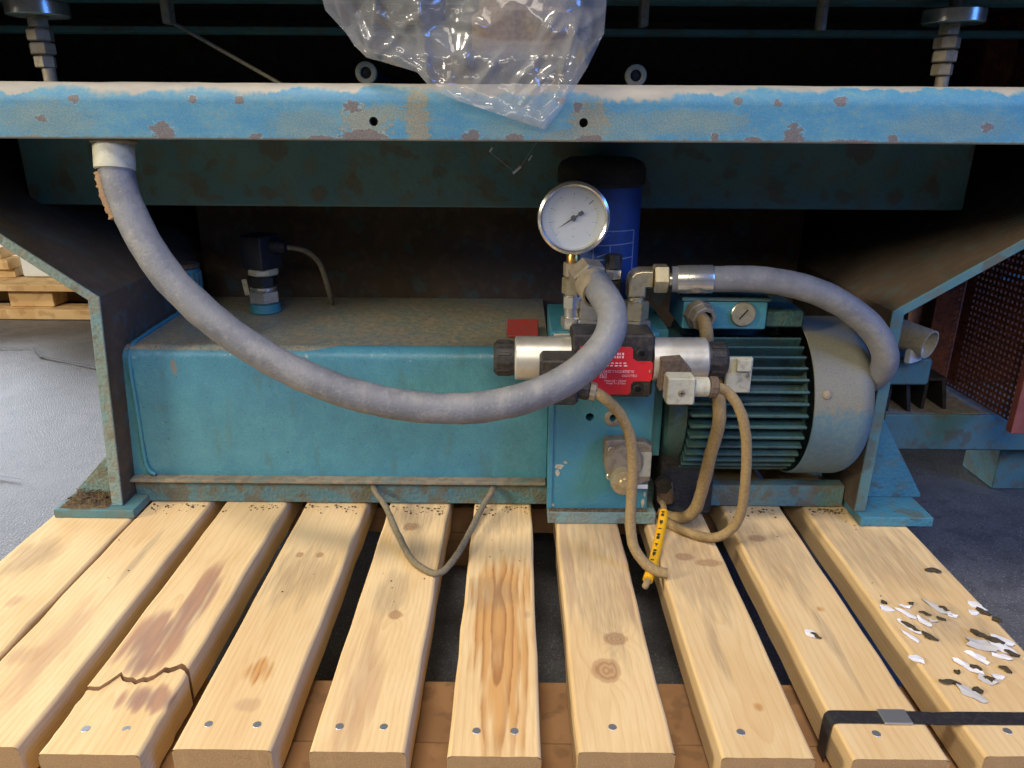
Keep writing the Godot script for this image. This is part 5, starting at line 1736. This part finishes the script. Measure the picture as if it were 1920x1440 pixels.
func build_right_background() -> void:
	# neighbouring base frame
	var fr := thing("steel_base_frame", "blue steel base frame of the next machine beside the right foot", "frame", Vector3(0.85, 0.0, -1.0))
	var b := Buf.new()
	span(b, 0.505, 1.60, 0.0860, 0.1400, -0.95, -1.10, 0.003)
	obj("beam", [b, M.paint_dirty], fr)
	b = Buf.new()
	span(b, 0.506, 1.60, 0.1402, 0.1416, -0.9515, -1.10, 0.0005)
	obj("dust_layer", [b, M.dust], fr)
	for x in [0.75, 1.5]:
		b = Buf.new()
		span(b, x - 0.04, x + 0.04, 0.0, 0.0858, -1.0, -1.08, 0.003)
		obj("frame_foot", [b, M.paint_dirty], fr)
	b = Buf.new()
	span(b, 0.665, 1.60, 0.1418, 0.78, -1.075, -1.24, 0.004)
	obj("dark_backing", [b, M.rust], fr)  # added block behind the guard so that its holes stay dark
	b = Buf.new()
	span(b, 0.70, 1.55, 0.30, 0.31, -1.0735, -1.0749, 0.0004)
	obj("backing_seam", [b, M.paint_dirty], fr)
	var cs := Buf.new()
	box(cs, Vector3(1.0, 0.0035, -1.60), Vector3(0.62, 0.005, 0.20), 0.001, Basis(Vector3.UP, 0.12))
	var sheet0 := obj("lit_floor_patch", [cs, M.white_box])  # pale sheet put in to paint a brightly lit patch of floor
	tag(sheet0, "pale patch drawn as lit floor beyond the channel offcuts", "lit_floor")
	# two channel offcuts on the beam
	for q in [[0.506, -0.955, 0.0], [0.560, -0.965, 0.05]]:
		b = Buf.new()
		var w := 0.036
		var h := 0.046
		var t := 0.005
		var x: float = q[0]
		var poly := PackedVector2Array([Vector2(x, 0.1420), Vector2(x, 0.1420 + h), Vector2(x + w * 0.75, 0.1420 + h), Vector2(x + w, 0.1420), Vector2(x + w - t, 0.1420), Vector2(x + w * 0.75 - t, 0.1420 + h - t), Vector2(x + t, 0.1420 + h - t), Vector2(x + t, 0.1420)])
		slab(b, poly, q[1], q[1] - 0.14, 0.0006)
		var ch := obj("channel_offcut", [b, M.grime])
		tag(ch, "dark steel channel offcut on the blue frame, touching the press leg side" if q[0] < 0.53 else "dark steel channel offcut on the blue frame, on the perforated guard side", "channel", "channel offcuts on the base frame")
	# perforated guard
	var gd := thing("perforated_guard", "rusty perforated sheet guard between two red posts", "guard", Vector3(0.64, 0.1418, -0.95))
	b = Buf.new()
	span(b, 0.602, 0.641, 0.1420, 0.62, -1.062, -1.052, 0.001)
	obj("post", [b, M.rust], gd)
	b = Buf.new()
	span(b, 0.632, 0.662, 0.1420, 0.62, -0.892, -0.880, 0.001)
	obj("post", [b, M.pink_post], gd)
	b = Buf.new()
	var cell := 0.0085
	var pa := Vector3(0.640, 0.148, -1.050)
	var pb := Vector3(0.646, 0.148, -0.893)
	var along := (pb - pa).normalized()
	var nn := along.cross(Vector3.UP).normalized()
	if nn.x > 0:
		nn = -nn
	var nu := int(pa.distance_to(pb) / cell)
	var nv := int(0.46 / cell)
	for j in nv:
		for i in nu:
			var o := pa + along * (i * cell) + Vector3.UP * (j * cell)
			var c := o + along * cell * (0.5) + Vector3.UP * cell * 0.5
			for k in 8:
				var a0 := TAU * k / 8 + PI / 8
				var a1 := TAU * (k + 1) / 8 + PI / 8
				var q := []
				for a in [a0, a1]:
					var d := Vector2(cos(a), sin(a))
					var tt := 0.5 * cell / maxf(absf(d.x), absf(d.y))
					q.append(c + (along * d.x + Vector3.UP * d.y) * cell * 0.27)
					q.append(c + (along * d.x + Vector3.UP * d.y) * tt)
				b.flat4(q[0], q[1], q[3], q[2], nn)
				if (k % 2) == 0 or (k % 2) == 1:
					var corner: Vector3 = c
					var e0 := Vector2(cos(a0), sin(a0))
					var e1 := Vector2(cos(a1), sin(a1))
					if (absf(e0.x) > absf(e0.y)) != (absf(e1.x) > absf(e1.y)):
						corner = c + (along * signf(e0.x + e1.x) + Vector3.UP * signf(e0.y + e1.y)) * cell * 0.5
						b.flat3(q[1], corner, q[3], nn)
	var sheet := obj("perforated_sheet", [b, M.rust], gd)
	sheet.set_meta("kind", "stuff")
	# white plastic pipe stub
	var pp := thing("plastic_pipe", "cream plastic pipe stub open towards the front beside the hose", "pipe", Vector3(0.50, 0.22, -0.93))
	b = Buf.new()
	var pd := Vector3(0.55, -0.12, 0.8).normalized()
	lathe(b, [Vector2(0.0185, 0), Vector2(0.0185, 0.075), Vector2(0.0165, 0.075), Vector2(0.0165, 0.001), Vector2(0.0, 0.001)], Vector3(0.478, 0.262, -0.965), pd, 32)
	obj("pipe_wall", [b, M.pvc], pp)
	b = Buf.new()
	box(b, Vector3(0.508, 0.236, -0.915), Vector3(0.03, 0.022, 0.012), 0.004, Basis(Vector3.UP, 0.6))
	obj("cap_rag", [b, M.film], pp)
	b = Buf.new()
	span(b, 0.49, 0.545, 0.1880, 0.226, -0.97, -0.93, 0.004)
	obj("pipe_saddle", [b, M.paint_dirty], pp)
	# another motor further back
	var bm := thing("background_motor", "blue finned motor in the shadow behind the press", "motor", Vector3(0.72, 0.20, -1.35))
	b = Buf.new()
	lathe(b, [Vector2(0, 0), Vector2(0.075, 0), Vector2(0.08, 0.01), Vector2(0.08, 0.15), Vector2(0.06, 0.17), Vector2(0, 0.17)], Vector3(0.62, 0.31, -1.35), Vector3.RIGHT, 36)
	obj("motor_body", [b, M.paint_dirty], bm)
	for k in 9:
		b = Buf.new()
		var a := -1.2 + 0.3 * k
		box(b, Vector3(0.70, 0.31 + 0.086 * sin(a), -1.35 + 0.086 * cos(a)), Vector3(0.14, 0.005, 0.014), 0.001, Basis(Vector3.RIGHT, -a))
		obj("fin", [b, M.paint], bm)
	b = Buf.new()
	span(b, 0.775, 0.83, 0.20, 0.46, -1.36, -1.29, 0.004)
	obj("motor_flange", [b, M.paint], bm)
	b = Buf.new()
	span(b, 0.60, 0.83, 0.02, 0.20, -1.40, -1.30, 0.004)
	obj("motor_stand", [b, M.paint_dirty], bm)
	b = Buf.new()
	span(b, 0.60, 2.6, 0.0, 0.085, -2.1, -1.85, 0.01)
	var sk := obj("machine_skid", [b, M.black])
	tag(sk, "low black skid on the far floor behind the perforated guard", "skid")


# ---------------------------------------------------------------- litter
func build_litter() -> void:
	var P := 0.1202
	var flakes := [[.3216, -.5455, .007, .004, .6], [.3365, -.5384, .010, .003, .9], [.345, -.527, .009, .004, 1.1], [.330, -.520, .012, .0035, 1.0], [.317, -.4813, .007, .005, .7], [.368, -.5462, .014, .005, 1.0], [.374, -.537, .006, .003, .8], [.4027, -.5505, .009, .005, .9], [.395, -.541, .006, .0045, .3], [.3767, -.4978, .013, .008, .4], [.392, -.497, .015, .007, .9], [.3976, -.505, .010, .006, .8], [.3518, -.4727, .012, .004, .9], [.359, -.458, .008, .005, .7], [.369, -.462, .006, .0035, .2], [.3380, -.4441, .012, .006, .9], [.3655, -.4835, .011, .0045, 1.0], [.3250, -.5080, .010, .003, 1.1], [.3850, -.485, .007, .004, .6], [.2442, -.5103, .007, .005, .8], [.3405, -.5475, .006, .002, .1], [.3535, -.5285, .004, .002, .5]]
	var rng := RandomNumberGenerator.new()
	rng.seed = 44
	for f in flakes:
		var m := Buf.new()
		var ring := []
		var n := 10
		var bend := rng.randf_range(0.0008, 0.0026)
		for k in n:
			var a := TAU * k / n
			var rr := rng.randf_range(0.6, 1.15)
			var lx: float = cos(a) * f[2] * rr
			var lz: float = sin(a) * f[3] * rr
			ring.append(Vector3(f[0] + lx * cos(f[4]) - lz * sin(f[4]), P + 0.0006 + bend * absf(cos(a)) * rng.randf_range(0.2, 1.0), f[1] + lx * sin(f[4]) + lz * cos(f[4])))
		var top := Vector3(f[0], P + 0.0011, f[1])
		for k in n:
			var p: Vector3 = ring[k]
			var q: Vector3 = ring[(k + 1) % n]
			var nn := (p - top).cross(q - top).normalized()
			if nn.y < 0:
				nn = -nn
			m.flat3(top, p, q, nn)
			m.flat3(top - Vector3(0, 0.0008, 0), p - Vector3(0, 0.0006, 0), q - Vector3(0, 0.0006, 0), -nn)
			m.flat4(p, q, q - Vector3(0, 0.0006, 0), p - Vector3(0, 0.0006, 0), Vector3(p.x - f[0], 0, p.z - f[1]).normalized())
		var o := obj("paint_flake", [m, M.flake if rng.randf() < 0.7 else M.flake_dull])
		var lone: bool = f[0] < 0.28
		tag(o, "lone white paint flake on the strapped narrow board" if lone else "white paint flake scattered on the wide end board", "paint flake", "paint flakes on the pallet")
	var crumbs := [[.3925, -.6030, .009, .004, .2], [.3235, -.553, .003, .003, 0], [.3310, -.5200, .011, .003, 1.0], [.3400, -.508, .009, .003, 1.0], [.3470, -.552, .003, .002, 0], [.3520, -.538, .006, .002, .6], [.3720, -.545, .006, .0025, .9], [.4030, -.541, .008, .0035, 1.0], [.4085, -.530, .005, .004, .3], [.3820, -.512, .008, .004, .8], [.3900, -.504, .010, .004, .7], [.3570, -.4710, .006, .003, .9], [.3790, -.4700, .006, .003, .9], [.3400, -.4665, .003, .0025, 0], [.3600, -.4590, .005, .003, .3], [.3280, -.4550, .010, .0028, .25], [.3440, -.4470, .005, .0035, .4], [.3950, -.488, .007, .003, .8], [.2475, -.5075, .006, .002, .9], [.3620, -.531, .005, .002, .9]]
	for f in crumbs:
		var m := Buf.new()
		var prev := []
		for s in 6:
			var t := s / 5.0
			var ring := []
			var pr := pow(sin(PI * clampf(t, 0.08, 0.92)), 0.6)
			for k in 6:
				var a := TAU * k / 6
				var lx: float = (t - 0.5) * 1.5 * f[2] + rng.randf_range(-0.0006, 0.0006)
				var lz: float = cos(a) * f[3] * pr * rng.randf_range(0.45, 1.25) + sin(t * 7.0 + f[0] * 900.0) * 0.0008
				var ly: float = maxf(0.0, 0.0012 + sin(a) * f[3] * 0.55 * pr)
				ring.append(Vector3(f[0] + lx * cos(f[4]) - lz * sin(f[4]), P + ly + 0.0002, f[1] + lx * sin(f[4]) + lz * cos(f[4])))
			if s > 0:
				for k in 6:
					var p: Vector3 = prev[k]
					var q: Vector3 = ring[(k + 1) % 6]
					var cen := Vector3(f[0], P + 0.0012, f[1])
					var nn := ((p + q) / 2 - cen)
					var g: Vector3 = (prev[(k + 1) % 6] - p).cross(q - p)
					if g.length() > 1e-14:
						g = g.normalized()
						if g.dot(nn) < 0:
							g = -g
						m.flat4(p, prev[(k + 1) % 6], q, ring[k], g)
			prev = ring
		var o := obj("bark_crumb", [m, M.bark])
		tag(o, "dark bark crumb among the paint flakes on the end boards", "crumb", "bark crumbs on the pallet")
	# sweepings on the left foot plate
	var mm := Buf.new()
	var nz := fnl(91, 1.0, 3)
	var W := 26
	var H := 18
	var g2 := []
	for j in H + 1:
		for i in W + 1:
			var x := lerpf(-0.479, -0.427, i / float(W))
			var z := lerpf(-0.6895, -0.7275, j / float(H))
			var e := minf(minf(i, W - i), minf(j, H - j)) / 4.0
			g2.append(Vector3(x, 0.1300 + minf(1.0, e) * (0.0025 + 0.0035 * absf(nz.get_noise_2d(x * 260.0, z * 260.0)) + 0.002 * nz.get_noise_2d(x * 900.0, z * 900.0)), z))
	for j in H:
		for i in W:
			var a: int = j * (W + 1) + i
			for t in [[a, a + 1, a + W + 2], [a, a + W + 2, a + W + 1]]:
				var n := ((g2[t[1]] - g2[t[0]]) as Vector3).cross(g2[t[2]] - g2[t[0]]).normalized()
				if n.y < 0:
					n = -n
				mm.flat3(g2[t[0]], g2[t[1]], g2[t[2]], n)
	for k in 46:
		var x := rng.randf_range(-0.474, -0.430)
		var z := rng.randf_range(-0.692, -0.724)
		var d := Vector3(rng.randf_range(-1, 1), rng.randf_range(-0.2, 0.3), rng.randf_range(-1, 1)).normalized() * rng.randf_range(0.003, 0.010)
		var c := Vector3(x, rng.randf_range(0.1335, 0.137), z)
		tube(mm, PackedVector3Array([c - d / 2, c + d / 2]), rng.randf_range(0.0003, 0.0008), 5)
	var sw := obj("sweepings", [mm, M.chaff])
	sw.set_meta("kind", "stuff")
	tag(sw, "brown heap of straw and dirt on the left foot plate", "dirt")
	# fine dirt fallen on the boards along the foot of the machine
	var dm := Buf.new()
	for k in 300:
		var bx: Array = [[-0.3995, -0.3325], [-0.3165, -0.2490], [-0.2290, -0.1615], [-0.1370, -0.0715], [-0.0440, 0.0185], [0.2250, 0.2900], [0.3150, 0.3580]][rng.randi() % 7]
		var x := rng.randf_range(bx[0] + 0.003, bx[1] - 0.003)
		var z := -0.7195 + absf(rng.randfn(0.0, 0.012)) * (0.4 + 0.6 * absf(sin(x * 47.0)))
		if rng.randf() < 0.12:
			z += rng.randf_range(0.0, 0.16)
		var r := rng.randf_range(0.0003, 0.0012) * (1.0 if z < -0.70 else 0.6)
		box(dm, Vector3(x, P + r * 0.4, z), Vector3(r * 2.2, r, r * 1.6), r * 0.3, Basis(Vector3.UP, rng.randf() * 3.0))
	var dt := obj("dirt_crumbs", [dm, M.chaff])
	dt.set_meta("kind", "stuff")
	tag(dt, "fine brown dirt scattered on the boards along the base rail", "dirt")
	# wisp of web with husks under the tray
	var cw := thing("cobweb_wisp", "pale husks caught in a cobweb under the tray edge", "cobweb", Vector3(0.0, 0.47, -0.70))
	for q in [[Vector3(-0.0225, 0.4935, -0.70), Vector3(-0.0250, 0.4900, -0.70), 0.0010], [Vector3(0.0130, 0.4870, -0.70), Vector3(0.0100, 0.4825, -0.70), 0.0008], [Vector3(0.0030, 0.4775, -0.70), Vector3(-0.0040, 0.4715, -0.70), 0.0013]]:
		var hb := Buf.new()
		tube(hb, PackedVector3Array([q[0], (q[0] + q[1]) / 2, q[1]]), q[2], 6)
		obj("husk", [hb, M.film], cw)
	for q in [[Vector3(-0.0250, 0.4900, -0.70), Vector3(-0.004, 0.4735, -0.70)], [Vector3(0.0030, 0.4775, -0.70), Vector3(0.0180, 0.5000, -0.70)]]:
		var hb := Buf.new()
		tube(hb, PackedVector3Array([q[0], q[1]]), 0.00012, 4)
		obj("thread", [hb, M.film], cw)
